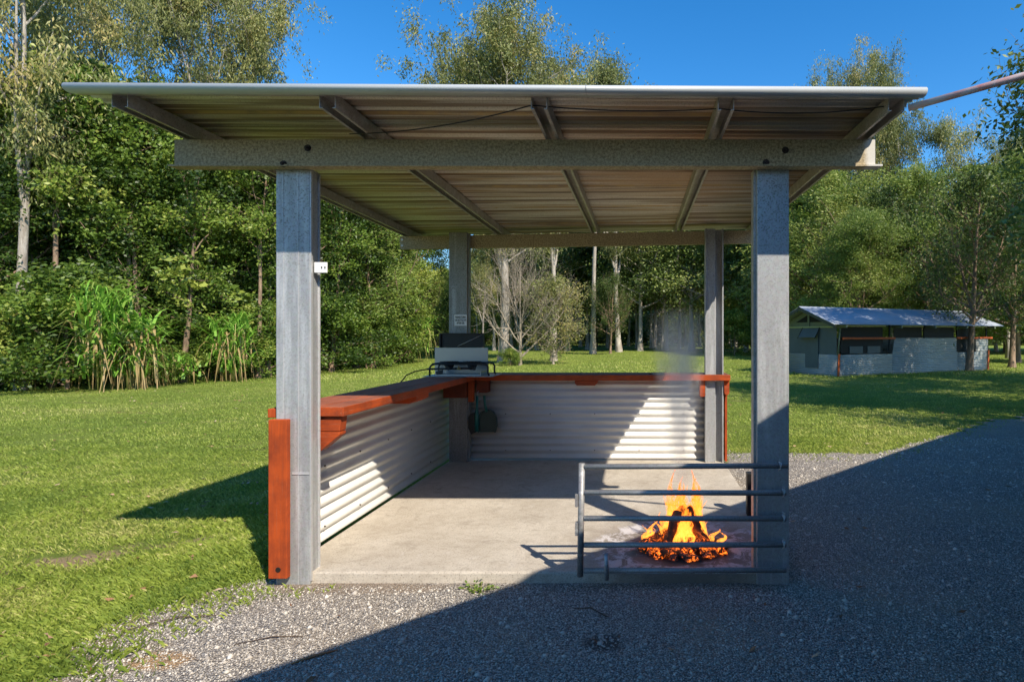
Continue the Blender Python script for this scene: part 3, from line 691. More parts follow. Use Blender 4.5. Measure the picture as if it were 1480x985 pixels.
k.build('pan', M['darkteal'], dp, 0.002)
k = MB(); k.tube([(cxx - 0.01, 6.795, 0.60), (cxx - 0.03, 6.79, 0.70), (cxx - 0.035, 6.79, 0.79)], [0.020, 0.014, 0.016], 10); k.build('handle', M['teal'], dp)
br = tag(empty('hand_brush', (-1.91, 6.77, 0.4)), 'teal handled hand brush hanging beside the dustpan', 'brush')
k = MB(); k.tube([(-1.885, 6.765, 0.79), (-1.888, 6.76, 0.66), (-1.89, 6.755, 0.58), (-1.89, 6.755, 0.38)], [0.017, 0.013, 0.022, 0.026], 10); k.build('handle', M['teal'], br)
k = MB(); k.prism([(-1.90, 0.37), (-1.915, 0.60), (-1.96, 0.585), (-1.985, 0.54), (-1.985, 0.42), (-1.95, 0.345)], 'Y', 6.74, 6.775); k.build('bristles', M['black'], br, 0.003)
hk = MB(); hk.tube([(-1.885, 6.765, 0.785), (-1.885, 6.768, 0.83), (-1.875, 6.79, 0.84)], 0.004, 6); hk.build('hook', M['panel'], br)

# ------------------------------------------------------------------ gate
gy_ = 3.56; gs = S * gy_
gt_ = tag(empty('steel_gate', (0.25, gy_, -0.08)), 'low grey pipe gate of five rails wired to the front right post before the fire', 'gate')
def gp(px, py): return ((px - VX) * gs, CZ + (VY - py) * gs)
for (yl, yr, xr) in ((674, 672.5, 1138), (711, 712, 1136), (748.5, 749, 1136), (787, 786.5, 1136), (824, 823, 1136)):
    a = gp(844, yl); b = gp(xr, yr); k = MB(); k.tube([(a[0], gy_, a[1]), (b[0], gy_, b[1])], 0.0165, 14); k.build('rail', M['gate'], gt_)
a = gp(841, 669); b = gp(838.5, 832); k = MB(); k.tube([(a[0], gy_, a[1]), (b[0], gy_, b[1])], 0.0195, 16); k.build('stile', M['gate'], gt_)
a = gp(877, 795); b = gp(877.5, 833); k = MB(); k.tube([(a[0], gy_ - 0.045, a[1]), (b[0], gy_ - 0.045, b[1])], 0.0135, 14); k.build('drop_bolt', M['gate'], gt_)
for (y0, y1) in ((713, 731), (754, 772)):
    a = gp(831.5, y1); b = gp(835.5, y0); box('hinge_plate', M['gate'], (a[0], b[0], gy_ - 0.02, gy_ + 0.02, a[1], b[1]), gt_, 0.001)
for yy in (673, 712, 749, 786.5):
    x, z = gp(1126 + (5 if yy > 700 else 0), yy); k = MB()
    for q in range(3):
        pts = [(x + 0.004 * math.sin(a * 1.3 + q) + 0.004 * q, gy_ + 0.022 * math.cos(a * 0.5236) , z + 0.027 * math.sin(a * 0.5236)) for a in range(13)]; k.tube(pts, 0.002, 5, 0, False)
    k.tube([(x, gy_, z + 0.02), (x + 0.012, gy_ - 0.02, z + 0.035), (x - 0.006, gy_ - 0.02, z + 0.045)], 0.002, 5)
    k.build('wire_tie', M['galv_tin'], gt_)
for yy in (672, 722, 768, 808):
    pass
# black timber block behind the post
o = box('charred_board', M['black'], ((1080 - VX) * S * 4.83, 0.955, 4.83, 4.90, 0.0, 0.352), None, 0.004); tag(o, 'short charred black board standing on the slab behind the front right post', 'board')

# ------------------------------------------------------------------ fire
rf = random.Random(3)
FX, FY = 0.30, 4.12
t = NT('burning_log'); n = t.noise(9, 6, 0.75); cr = t.noise(22, 5, 0.8, None, 1.0); zz = t.sep()[2]
c = t.mix(t.ramp(n, [(0.4, 0.0), (0.65, 1.0)]), (0.26, 0.11, 0.06), (0.05, 0.03, 0.025))
b = t.bsdf(c, 0.9, 0, t.bump(n, 0.8, 0.01), 0.1)
b.inputs['Emission Color'].default_value = (1.0, 0.16, 0.015, 1)
g_ = t.math('MULTIPLY', t.ramp(cr, [(0.53, 0.0), (0.62, 1.0)]), t.ramp(zz, [(0.0, 1.0), (0.16, 0.0)])); t.l(t.math('MULTIPLY', g_, 3.0), b.inputs['Emission Strength'])
M['log'] = t.m
def log(p0, p1, r, label, split=False):
    k = MB(); p0, p1 = Vector(p0), Vector(p1); pts = []; n = 7; rr = []
    for i in range(n):
        p = p0.lerp(p1, i / (n - 1)); pts.append(p + Vector((rf.uniform(-1, 1), rf.uniform(-1, 1), rf.uniform(-1, 1))) * 0.006); rr.append(r * rf.uniform(0.86, 1.1))
    k.tube(pts, rr, 7 if not split else 5)
    o = k.build('firewood_log', M['log'])
    tag(o, label, 'log', 'logs in the campfire')
    for v in o.data.vertices: v.co += Vector((rf.uniform(-1, 1), rf.uniform(-1, 1), rf.uniform(-1, 1))) * 0.005
    return o
log((FX - 0.13, 3.98, 0.02), (FX - 0.03, 4.12, 0.25), 0.036, 'reddish split log leaning upright at the front of the fire', True)
log((FX + 0.16, 4.03, 0.02), (FX + 0.035, 4.15, 0.27), 0.040, 'dark log leaning in from the right of the fire')
log((FX - 0.30, 4.02, 0.03), (FX - 0.02, 4.16, 0.13), 0.045, 'glowing log lying low at the left of the fire')
log((FX + 0.30, 3.99, 0.03), (FX + 0.02, 4.04, 0.07), 0.038, 'charred log lying flat at the right of the fire')
log((FX + 0.05, 4.34, 0.02), (FX, 4.16, 0.25), 0.042, 'log leaning from behind into the flames')
log((FX - 0.20, 3.92, 0.03), (FX + 0.10, 3.97, 0.045), 0.032, 'small burnt log across the front of the embers')
cf = tag(empty('campfire', (FX, FY, 0)), 'burning wood fire with tall orange flames over a bed of red embers on the slab', 'fire')
# ember bed
k = MB(); 
for i in range(150):
    a = rf.random() * 6.283; rad = 0.29 * math.sqrt(rf.random()); x = FX + rad * math.cos(a) * 1.0; y = FY - 0.03 + rad * math.sin(a) * 0.75
    s = rf.uniform(0.012, 0.03); z = 0.012 + max(0, 0.055 * (1 - rad / 0.33)) * rf.random()
    A = Matrix.Rotation(rf.random() * 3, 3, 'Z') @ Matrix.Rotation(rf.random() * 2, 3, 'X')
    k.add([Vector((x, y, z)) + A @ Vector(((i1 * 2 - 1) * s * rf.uniform(.7, 1.3), (j1 * 2 - 1) * s * .7, (k1 * 2 - 1) * s * .5)) for k1 in (0, 1) for j1 in (0, 1) for i1 in (0, 1)],
          [(0, 2, 3, 1), (4, 5, 7, 6), (0, 1, 5, 4), (2, 6, 7, 3), (0, 4, 6, 2), (1, 3, 7, 5)])
t = NT('embers'); n = t.noise(16, 5, 0.8); n2 = t.noise(70, 3, 0.7)
b = t.bsdf(t.mix(n2, (0.02, 0.015, 0.012), (0.14, 0.12, 0.11)), 0.9)
t.l(t.ramp(n, [(0.4, (0.7, 0.03, 0.0)), (0.65, (1.0, 0.22, 0.02))]), b.inputs['Emission Color'])
t.l(t.math('MULTIPLY', t.ramp(t.math('ADD', n, t.math('MULTIPLY', t.math('SUBTRACT', n2, 0.5), 0.6)), [(0.54, 0.0), (0.80, 1.0)]), 2.2), b.inputs['Emission Strength'])
M['ember'] = t.m
k.build('ember_bed', M['ember'], cf)
# flames
t = NT('flame'); zz = t.sep()[2]; nz = t.noise(9, 6, 0.7, t.mapv((3.2, 3.2, 1.1)), 2.0)
col = t.ramp(t.math('ADD', t.math('MULTIPLY', zz, 0.5), t.math('MULTIPLY', nz, 0.95)), [(0.25, (1.0, 0.55, 0.12)), (0.45, (1.0, 0.42, 0.06)), (0.62, (1.0, 0.22, 0.02)), (0.8, (0.9, 0.09, 0.005))])
em = t.n('ShaderNodeEmission'); t.l(col, em.inputs[0]); 
em.inputs[1].default_value = 2.2
lw = t.n('ShaderNodeLayerWeight'); lw.inputs[0].default_value = 0.35
al = t.math('MULTIPLY', t.ramp(lw.outputs['Facing'], [(0.1, 0.72), (0.8, 0.0)]), t.ramp(nz, [(0.43, 0.0), (0.58, 1.0)]))
tr = t.n('ShaderNodeBsdfTransparent'); mx = t.n('ShaderNodeMixShader'); t.l(al, mx.inputs[0]); t.l(tr.outputs[0], mx.inputs[1]); t.l(em.outputs[0], mx.inputs[2]); t.l(mx.outputs[0], t.out.inputs[0])
M['flame'] = t.m
def flame(x, y, h, w_, ph, lean=0.0):
    k = MB(); n = 14; pts = []; rr = []
    for i in range(n):
        u = i / (n - 1); pts.append((x + lean * u + 0.035 * math.sin(ph + u * 6.5) * u, y + 0.02 * math.cos(ph * 1.7 + u * 5) * u, 0.03 + h * u))
        rr.append(max(0.0015, w_ * (math.sin(math.pi * min(1, (u * 0.8 + 0.18))) ** 1.2) * (1 - u) ** 0.35 * (1 + 0.25 * math.sin(u * 13 + ph))))
    k.tube(pts, rr, 12); k.build('flame', M['flame'], cf)
for (dx, dy, h, w_, ph, ln) in ((0.015, -0.12, 0.20, 0.022, 2.6, 0.02), (0.10, 0.10, 0.42, 0.045, 4.9, 0.02), (-0.055, 0.06, 0.50, 0.052, 0.3, -0.01), (-0.02, 0.03, 0.42, 0.055, 2.0, 0.0), (0.07, 0.05, 0.50, 0.06, 4.0, 0.03), (0.015, 0.10, 0.45, 0.06, 5.9, 0.0), (0.13, 0.02, 0.34, 0.045, 1.9, -0.02), (-0.10, 0.04, 0.33, 0.04, 4.6, 0.0), (0.04, 0.0, 0.36, 0.045, 1.2, 0.03), (0.11, 0.06, 0.42, 0.03, 5.1, 0.0),
                                (-0.02, -0.06, 0.25, 0.035, 3.3, 0.04), (0.05, -0.08, 0.24, 0.04, 0.9, -0.02), (-0.26, -0.06, 0.14, 0.025, 2.4, 0.01), (-0.22, -0.03, 0.17, 0.03, 1.1, 0.02), (-0.17, -0.03, 0.16, 0.03, 3.9, 0.0),
                                (-0.12, 0.0, 0.22, 0.03, 5.6, -0.02), (0.15, -0.03, 0.17, 0.03, 0.1, 0.01), (0.20, -0.05, 0.12, 0.025, 2.2, 0.03), (0.0, 0.08, 0.30, 0.05, 1.5, 0.0), (0.02, -0.02, 0.20, 0.06, 4.4, 0.0), (-0.08, 0.09, 0.32, 0.03, 2.9, -0.03)):
    flame(FX + dx, FY + dy, h, w_, ph, ln)
    flame(FX + dx + rf.uniform(-.05, .05), FY + dy + rf.uniform(-.03, .03), h * rf.uniform(.6, 1.02), w_ * rf.uniform(0.5, .9), ph + 1.7, ln * 1.5)
fl = bpy.data.lights.new('fire_glow', 'POINT'); fl.energy = 0.8; fl.color = (1, 0.35, 0.08); fl.shadow_soft_size = 0.12
fo = bpy.data.objects.new('fire_glow', fl); COL.objects.link(fo); fo.location = (FX, FY, 0.2)
# smoke
k = MB(); pts = [(FX + 0.0 + 0.05 * math.sin(i * 0.9), FY + 0.12 + 0.05 * i, 0.42 + 0.15 * i) for i in range(10)]
k.tube(pts, [0.08, 0.13, 0.17, 0.21, 0.24, 0.27, 0.30, 0.32, 0.33, 0.30], 16)
sm = k.build('smoke', None or M['white']); sm.data.materials.clear()
t = NT('wood_smoke'); nz = t.noise(3.6, 5, 0.6, t.mapv((2.2, 2.2, 0.6)), 1.4)
sx__, sy__, sz__ = t.sep(); cy__ = t.math('ADD', t.math('MULTIPLY', t.math('SUBTRACT', sz__, 0.42), 0.385), FY + 0.12)
ddx = t.math('SUBTRACT', sx__, FX); ddy = t.math('SUBTRACT', sy__, cy__)
rr__ = t.math('DIVIDE', t.math('SQRT', t.math('ADD', t.math('MULTIPLY', ddx, ddx), t.math('MULTIPLY', ddy, ddy))), t.math('ADD', t.math('MULTIPLY', sz__, 0.17), 0.02))
fall = t.math('MULTIPLY', t.ramp(rr__, [(0.25, 1.0), (0.95, 0.0)]), t.ramp(sz__, [(0.42, 0.6), (0.9, 1.0)]))
fall = t.math('MULTIPLY', fall, t.ramp(t.math('MULTIPLY', sz__, 0.5), [(0.62, 1.0), (0.86, 0.0)]))
nz = t.math('MULTIPLY', nz, 1.0)
v = t.n('ShaderNodeVolumePrincipled'); v.inputs['Color'].default_value = (0.98, 0.98, 0.98, 1); t.l(t.math('MULTIPLY', t.math('MULTIPLY', t.ramp(nz, [(0.36, 0.0), (0.66, 1.0)]), fall), 11.0), v.inputs['Density'])
v.inputs['Anisotropy'].default_value = 0.2
t.l(v.outputs[0], t.out.inputs['Volume']); sm.data.materials.append(t.m)
tag(sm, 'thin pale smoke rising from the campfire', 'smoke', None, 'stuff')

# ------------------------------------------------------------------ vegetation generators
def tube_np(pts, rad, n=6):
    pts = np.asarray(pts, float); rad = np.asarray(rad, float); m = len(pts)
    d = np.gradient(pts, axis=0); d /= np.linalg.norm(d, axis=1)[:, None] + 1e-9
    up = np.array([0.13, 0.21, 0.97]) if abs(d[0, 2]) < 0.9 else np.array([1.0, 0.1, 0.05])
    a = np.cross(d, up); a /= np.linalg.norm(a, axis=1)[:, None] + 1e-9; b = np.cross(a, d)
    th = np.arange(n) * 2 * np.pi / n
    V = pts[:, None] + rad[:, None, None] * (a[:, None] * np.cos(th)[None, :, None] + b[:, None] * np.sin(th)[None, :, None])
    i, k_ = np.meshgrid(np.arange(m - 1), np.arange(n), indexing='ij'); i = i.ravel(); k_ = k_.ravel()
    F = np.stack([i * n + k_, i * n + (k_ + 1) % n, (i + 1) * n + (k_ + 1) % n, (i + 1) * n + k_], 1)
    return V.reshape(-1, 3), F
def leaf_quads(rs, C, length, width, droop, tint):
    N = len(C); ax = rs.normal(size=(N, 3)); ax[:, 2] = ax[:, 2] * (1 - droop) * 0.7 - droop * 1.6; ax /= np.linalg.norm(ax, axis=1)[:, None]
    s = rs.normal(size=(N, 3)); s[:, 2] *= 0.45 ; sd = np.cross(ax, s); sd = np.cross(ax, np.cross(s, ax)) if droop > 0.5 else sd; sd /= np.linalg.norm(sd, axis=1)[:, None] + 1e-9
    l = (length * rs.uniform(0.65, 1.3, N))[:, None]; wd = (width * rs.uniform(0.7, 1.3, N))[:, None]
    V = np.stack([C, C + ax * l * 0.45 + sd * wd, C + ax * l, C + ax * l * 0.45 - sd * wd], 1).reshape(-1, 3)
    return V, np.arange(N * 4).reshape(N, 4), tint
def polyline(rs, p0, direction, length, n, curve_up, wob):
    p = np.array(p0, float); d = np.array(direction, float); d /= np.linalg.norm(d); P = [p.copy()]
    for i in range(n):
        d = d + np.array([0, 0, curve_up / n]) + rs.normal(0, wob / n ** 0.5, 3); d /= np.linalg.norm(d); p = p + d * length / n; P.append(p.copy())
    return np.array(P)
def gen_tree(seed, H, r0, first, nl, R_, prof, rise, leafn, leafl, leafw, droop, clump, sub=5, fork=False, lean=0.03, bare=False, twigs=2, low=0.0):
    rs = np.random.RandomState(seed); VW, FW, off = [], [], 0; C, T = [], []
    def addw(P, r, n):
        nonlocal off
        v, f = tube_np(P, r, n); VW.append(v); FW.append(f + off); off += len(v)
    tr = polyline(rs, (0, 0, -0.25), (rs.normal(0, lean), rs.normal(0, lean), 1), H * 0.96 + 0.25, 14, 0.1, 0.045 + lean)
    tr[0, :2] = 0; u = np.linspace(0, 1, 15); rad = r0 * (1 - 0.86 * u ** 0.9); rad[0] *= 1.6; rad[1] *= 1.08
    addw(tr, rad, 9)
    mains = [(tr, rad)]
    if fork:
        for q in range(fork):
            j = 4 + q; P = polyline(rs, tr[j], (math.cos(q * 2.4 + seed) * 0.42, math.sin(q * 2.4 + seed) * 0.42, 1), H * (0.88 - u[j]), 10, 0.5, 0.1)
            rr = rad[j] * 0.72 * (1 - 0.85 * np.linspace(0, 1, 11)); addw(P, rr, 7); mains.append((P, rr))
    for q in range(nl):
        main, mr = mains[q % len(mains)] if q > nl * 0.2 else mains[0]
        t_ = first + (1 - first) * ((q + rs.rand() * 0.6) / nl) ** 0.9; t_ = min(t_, 0.985)
        z_abs = t_
        idx = np.searchsorted(main[:, 2], t_ * H); idx = min(max(idx, 1), len(main) - 1)
        f_ = np.clip((t_ * H - main[idx - 1, 2]) / (main[idx, 2] - main[idx - 1, 2] + 1e-6), 0, 1); p = main[idx - 1] * (1 - f_) + main[idx] * f_
        az_ = q * 2.39996 + rs.normal(0, 0.35); L = R_ * prof(t_) * rs.uniform(0.7, 1.25)
        if L < 0.15: continue
        up = rise * (0.4 + t_)
        P = polyline(rs, p, (math.cos(az_), math.sin(az_), up), L, 6, 0.35 if not low else 0.1, 0.22)
        rb = min(mr[idx] * 0.62, 0.03 + L * 0.022); addw(P, rb * np.linspace(1, 0.18, 7), 5)
        ct = rs.normal(0, 0.19)
        ends = [(P[-1], ct)]
        for k_ in range(sub):
            j = rs.uniform(0.3, 1.0) * 6; i0 = int(min(j, 5)); pp = P[i0] + (P[i0 + 1] - P[i0]) * (j - i0)
            dirn = (P[i0 + 1] - P[i0]) / (L / 6) + rs.normal(0, 0.75, 3) + np.array([0, 0, 0.15])
            Q = polyline(rs, pp, dirn, L * rs.uniform(0.25, 0.5) + 0.15, 4, 0.2, 0.3); addw(Q, rb * 0.4 * np.linspace(1, 0.2, 5), 3)
            ends.append((Q[-1], ct + rs.normal(0, 0.08))); ends.append((Q[2], ct))
            if bare or twigs > 2:
                for m_ in range(twigs):
                    W_ = polyline(rs, Q[rs.randint(1, 5)], dirn + rs.normal(0, 0.9, 3) + np.array([0, 0, 0.4]), L * rs.uniform(0.12, 0.3) + 0.1, 4, 0.2, 0.3); addw(W_, rb * 0.2 * np.linspace(1, 0.3, 5), 3)
        for e, ct_ in ends:
            n_ = max(1, int(leafn * rs.uniform(0.5, 1.4)))
            sp = clump * rs.uniform(0.6, 1.3)
            c_ = e + rs.normal(0, 1, (n_, 3)) * np.array([sp, sp, sp * (0.62 if droop < 0.5 else 1.15)]) - np.array([0, 0, sp * 0.5 if droop > 0.5 else 0])
            C.append(c_); T.append(np.clip(0.45 + ct_ + rs.normal(0, 0.13, n_) + (rs.rand(n_) > 0.97) * 0.35, 0, 1))
    W = (np.concatenate(VW), np.concatenate(FW))
    if leafn > 0:
        C = np.concatenate(C); T = np.concatenate(T); ok = C[:, 2] > 0.1; Lf = leaf_quads(rs, C[ok], leafl, leafw, droop, T[ok])
    else: Lf = None
    return W, Lf
round_p = lambda t: (math.sin(math.pi * min(1, max(0.03, t)) ** 0.75) ** 0.6) if t < 1 else 0.1
bushy = lambda t: max(0.12, (1 - t ** 2.2)) * (0.55 + 0.45 * min(1, t / 0.3))
gumtop = lambda t: max(0.15, math.sin(math.pi * min(0.97, (t - 0.3) / 0.72)) ** 0.7) if t > 0.32 else 0.4
ARCH = {}
def arch(name, args, leafm, barkm): 
    W, L = gen_tree(**args); ARCH[name] = dict(H=args['H'], W=W, L=L, lm=M[leafm], bm=M[barkm], mw=npmesh(name + '_trunk', W[0], W[1], [M[barkm]], smooth=True), ml=npmesh(name + '_crown', L[0], L[1], [M[leafm]], tint=L[2]) if L else None)
for q, sd in enumerate((11, 12, 13)):
    arch('broad%d' % q, dict(seed=sd, H=10.0, r0=0.15, first=0.10, nl=58, R_=2.7, prof=bushy, rise=0.5, leafn=52, leafl=0.125, leafw=0.034, droop=0.25, clump=0.165, sub=9), 'leaf_broad', 'bark_brown')
for q, sd in enumerate((21, 22)):
    arch('gum%d' % q, dict(seed=sd, H=18.0, r0=0.24, first=0.36, nl=40, R_=4.2, prof=gumtop, rise=0.8, leafn=62, leafl=0.22, leafw=0.034, droop=0.8, clump=0.30, sub=8, fork=2, lean=0.05, twigs=2), 'leaf_gum', 'bark_pale')
arch('pole', dict(seed=91, H=11.0, r0=0.13, first=0.45, nl=22, R_=1.9, prof=gumtop, rise=0.7, leafn=40, leafl=0.16, leafw=0.042, droop=0.3, clump=0.24, sub=6, lean=0.06), 'leaf_broad', 'bark_brown')
arch('gumdense', dict(seed=28, H=20.0, r0=0.34, first=0.30, nl=70, R_=5.6, prof=gumtop, rise=0.9, leafn=80, leafl=0.21, leafw=0.036, droop=0.7, clump=0.27, sub=9, fork=3, lean=0.03), 'leaf_gum', 'bark_pale')
arch('slim', dict(seed=33, H=18.0, r0=0.2, first=0.55, nl=26, R_=2.8, prof=gumtop, rise=1.0, leafn=36, leafl=0.24, leafw=0.035, droop=0.6, clump=0.4, sub=7), 'leaf_gum', 'bark_pale')
for q, sd in enumerate((41, 42)):
    arch('feather%d' % q, dict(seed=sd, H=9.5, r0=0.15, first=0.10, nl=56, R_=2.9, prof=round_p, rise=0.75, leafn=60, leafl=0.15, leafw=0.022, droop=0.35, clump=0.25, sub=8, fork=1), 'leaf_fine', 'bark_brown')
for q, sd in enumerate((51, 52)):
    arch('dark%d' % q, dict(seed=sd, H=16.0, r0=0.2, first=0.22, nl=52, R_=3.6, prof=round_p, rise=0.5, leafn=42, leafl=0.24, leafw=0.055, droop=0.3, clump=0.42, sub=7), 'leaf_dark', 'bark_pale')
for q, sd in enumerate((61, 62)):
    arch('shrub%d' % q, dict(seed=sd, H=2.6, r0=0.05, first=0.02, nl=34, R_=1.35, prof=lambda t: max(0.25, 1 - t ** 3), rise=0.7, leafn=50, leafl=0.10, leafw=0.028, droop=0.2, clump=0.16, sub=5), 'leaf_broad', 'bark_brown')
arch('bare', dict(seed=71, H=5.8, r0=0.16, first=0.07, nl=34, R_=3.4, prof=lambda t: 1.2 - t * 0.55, rise=1.1, leafn=0, leafl=0.1, leafw=0.02, droop=0.3, clump=0.2, sub=10, fork=4, bare=True, twigs=6), 'leaf_dry', 'bark_grey')
arch('drybush', dict(seed=73, H=4.6, r0=0.12, first=0.08, nl=36, R_=2.6, prof=round_p, rise=0.7, leafn=22, leafl=0.16, leafw=0.035, droop=0.3, clump=0.25, sub=8, twigs=4, bare=True), 'leaf_dry', 'bark_grey')
arch('sparse', dict(seed=81, H=9.0, r0=0.17, first=0.24, nl=34, R_=3.2, prof=round_p, rise=0.7, leafn=30, leafl=0.16, leafw=0.035, droop=0.55, clump=0.27, sub=8, fork=2, twigs=3), 'leaf_dark', 'bark_brown')

protos = {}
def plant(kind, x, y, h, rot, label, cat='tree', group=None, wide=1.0, name=None):
    A = ARCH[kind]; s = h / A['H']
    nm = name or {'gum': 'gum_tree', 'sli': 'gum_tree', 'shr': 'shrub', 'bar': 'bare_tree', 'dry': 'shrub', 'fea': 'feathery_tree'}.get(kind[:3], 'broadleaf_tree')
    e = bpy.data.objects.new(nm, None); COL.objects.link(e)
    e.location = (x, y, float(hz(x, y)) - 0.03); e.rotation_euler = (0, 0, rot); e.scale = (s * wide, s * wide, s)
    tag(e, label, cat, group)
    if kind not in protos:
        a = link(A['mw'], 'trunk', e); b_ = link(A['ml'], 'crown', e) if A['ml'] else None; protos[kind] = (a, b_)
    else:
        a, b_ = protos[kind]
        for o_ in (a, b_):
            if o_: c_ = o_.copy(); COL.objects.link(c_); c_.parent = e
    return e
LW = 'trees along the left edge of the wood'
def P(kind, px, Y, h, rot, label, group, wide=1.0, cat='tree'): return plant(kind, at(px, Y), Y, h, rot, label, cat, group, wide)
P('gum0', 33, 18.6, 17.0, 0.4, 'tall pale trunked gum with drooping leaves at the far left edge', LW, 0.72)
P('broad0', -40, 19.0, 9.5, 1.0, 'leafy tree cut by the left edge of the photo', LW)
P('broad1', 75, 21.0, 11.0, 2.0, 'dense green tree just right of the far left pale gum trunk', LW)
P('gum1', 135, 25.0, 16.8, 0.2, 'thin open gum whose bare upper twigs stand against the sky at left', LW, 0.62)
P('broad2', 150, 22.5, 11.8, 3.1, 'bright green tree above the left end of the shelter roof', LW)
P('broad0', 222, 22.5, 10.2, 4.4, 'dense tree behind the tallest cane clump', LW, 1.05)
P('broad1', 285, 24.0, 11.0, 5.2, 'dense tree under the left end of the front beam', LW, 1.0)
P('gumdense', 318, 31.0, 20.5, 1.9, 'tall full crowned gum rising over the roof at left', LW, 0.72)
P('broad2', 345, 25.0, 10.6, 0.5, 'leafy tree behind the right hand cane clump', LW)
P('broad0', 405, 26.5, 11.0, 2.6, 'tree hidden mostly by the front left post', LW)
P('broad1', 462, 28.5, 11.4, 3.9, 'bright green tree just right of the power outlet', LW)
P('feather0', 515, 31.0, 11.0, 0.9, 'olive green feathery tree under the left purlin', LW, 1.05)
P('broad2', 555, 35.0, 10.6, 5.6, 'tree left of the back beam end with darker leaves', LW)
P('feather1', 592, 41.0, 9.8, 2.2, 'soft grey green tree left of the stove', LW, 1.0)
P('broad0', 628, 52.0, 7.6, 1.4, 'small round tree below the patch of sky left of the back post', LW)
for (px, Y, h, rot, lb) in ((8, 19.3, 9.5, 0.5, 'slender trunk left of the far left pale gum'), (72, 19.4, 10.5, 2.2, 'slender brown trunk above the big dark bush'),
        (118, 20.4, 10.0, 4.0, 'slender brown trunk left of the tallest cane'), (190, 20.8, 9.6, 5.1, 'slender pair of brown stems above the brown cane'), (206, 21.4, 10.4, 1.0, 'slender trunk just right of the stems above the brown cane'),
        (262, 21.6, 9.8, 3.0, 'slender trunk in the dark gap between the cane clumps'), (300, 22.9, 10.2, 0.1, 'slender trunk behind the low bush left of the right hand cane'), (372, 23.6, 9.5, 1.9, 'slender brown trunk close to the left of the front left post'),
        (388, 24.5, 10.3, 4.6, 'slender brown trunk touching the front left post'), (478, 27.5, 9.8, 2.8, 'slender trunk just right of the front left post'), (540, 30.9, 9.6, 0.7, 'slender trunk under the left purlin in the gap left of the stove')):
    P('pole', px, Y, h, rot, lb, LW, 0.95)
UG = 'shrubs under the left edge of the wood'
for (kd, px, Y, h, rot, lb) in (('shrub0', -20, 18.0, 2.6, 0.2, 'low bush at the left edge of the photo'), ('shrub1', 50, 18.8, 2.0, 1.8, 'bush at the foot of the far left pale trunk'),
                                ('shrub0', 98, 18.9, 3.4, 3.3, 'big dark bush left of the tallest cane clump'), ('shrub1', 278, 22.4, 1.6, 4.9, 'bush between the two groups of cane'),
                                ('shrub0', 305, 22.8, 2.0, 0.9, 'bush just left of the right hand cane clump'), ('shrub1', 378, 24.0, 2.8, 2.2, 'bush beside the front left post'),
                                ('shrub0', 480, 27.5, 3.2, 4.1, 'bush right of the front left post beyond the counter'), ('shrub1', 530, 30.5, 3.0, 5.5, 'bush in the middle of the gap left of the stove'),
                                ('shrub0', 570, 35.0, 3.2, 1.1, 'bush just left of the grey splashback')):
    P(kd, px, Y, h, rot, lb, UG, 1.1, 'shrub')
CG = 'gums and trees beyond the shelter'
P('gumdense', 728, 36.5, 20.2, 0.0, 'big spreading gum whose crown rises above the middle of the roof', CG, 0.92)
P('gum0', 800, 39.0, 18.0, 2.5, 'gum with twin pale trunks behind the bare bushes', CG, 0.8)
P('bare', 752, 33.5, 6.0, 0.6, 'leafless grey many branched tree on the lawn right of the stove', CG, 0.66)
P('drybush', 800, 34.5, 4.2, 1.4, 'wide straggly bush with few yellowish leaves right of the bare tree', CG, 0.85, 'shrub')
P('slim', 857, 53.0, 25.0, 0.9, 'straight slender pale gum trunk standing alone beyond the back counter', CG, 0.9)
P('sparse', 882, 50.0, 6.6, 3.0, 'small yellow brown tree beside the slender pale trunk', CG, 0.85)
P('gum1', 895, 55.0, 23.0, 4.2, 'gum with pale splayed branches right of the slender trunk', CG, 0.85)
P('gum0', 697, 55.0, 10.5, 1.2, 'pale green gum against the sky just right of the back left post', CG, 0.8)
P('shrub1', 738, 33.0, 0.9, 0.9, 'small bright green bush at the foot of the bare tree', CG, 1.2, 'shrub')
DG = 'dark trees beyond the back counter'
for (kd, px, Y, h, rot, lb) in (('dark0', 925, 58, 19, 0.3, 'dark tree behind the gum with splayed branches'), ('dark1', 962, 60, 20, 2.1, 'dark tree above the smoke on its left side'),
                                ('dark0', 1000, 57, 20, 4.0, 'dark tree directly behind the smoke'), ('dark1', 1035, 56, 19, 5.3, 'dark tree behind the back right post'),
                                ('dark0', 1078, 54, 18, 1.2, 'dark tree between the two right posts'), ('dark1', 820, 62, 19, 0.2, 'dark tree deep behind the straggly bush')):
    P(kd, px, Y, h, rot, lb, DG, 1.0)
P('shrub0', 1062, 46, 3.0, 1.0, 'low dark bush between the two right posts', DG, 1.3, 'shrub')
RG = 'trees behind the cabin'
P('feather0', 1168, 40.0, 12.4, 2.9, 'pale olive feathery tree just right of the front right post', RG, 1.1)
P('gumdense', 1236, 44.0, 20.4, 4.1, 'tall gum whose top shows just above the right end of the roof', RG, 0.62)
P('gum0', 1315, 42.0, 17.2, 3.6, 'open crowned gum against the sky right of the beam end', RG, 0.85)
P('feather1', 1245, 34.0, 8.4, 0.3, 'light green soft tree rising behind the cabin ridge', RG, 1.0)
P('dark1', 1290, 36.0, 10.5, 2.4, 'darker tree behind the middle of the cabin roof', RG, 0.95)
P('feather0', 1345, 35.0, 11.2, 4.6, 'bright green tree behind the right half of the cabin', RG, 1.05)
P('broad1', 1400, 38.0, 12.4, 0.8, 'broad green tree behind the right end of the cabin', RG, 1.15)
P('gum1', 1458, 40.0, 14.5, 5.0, 'olive gum high at the right edge under the overhanging leaves', RG, 0.85)
P('feather1', 1470, 34.0, 11.5, 3.2, 'bushy green tree at the right edge behind the cabin', RG, 1.05)
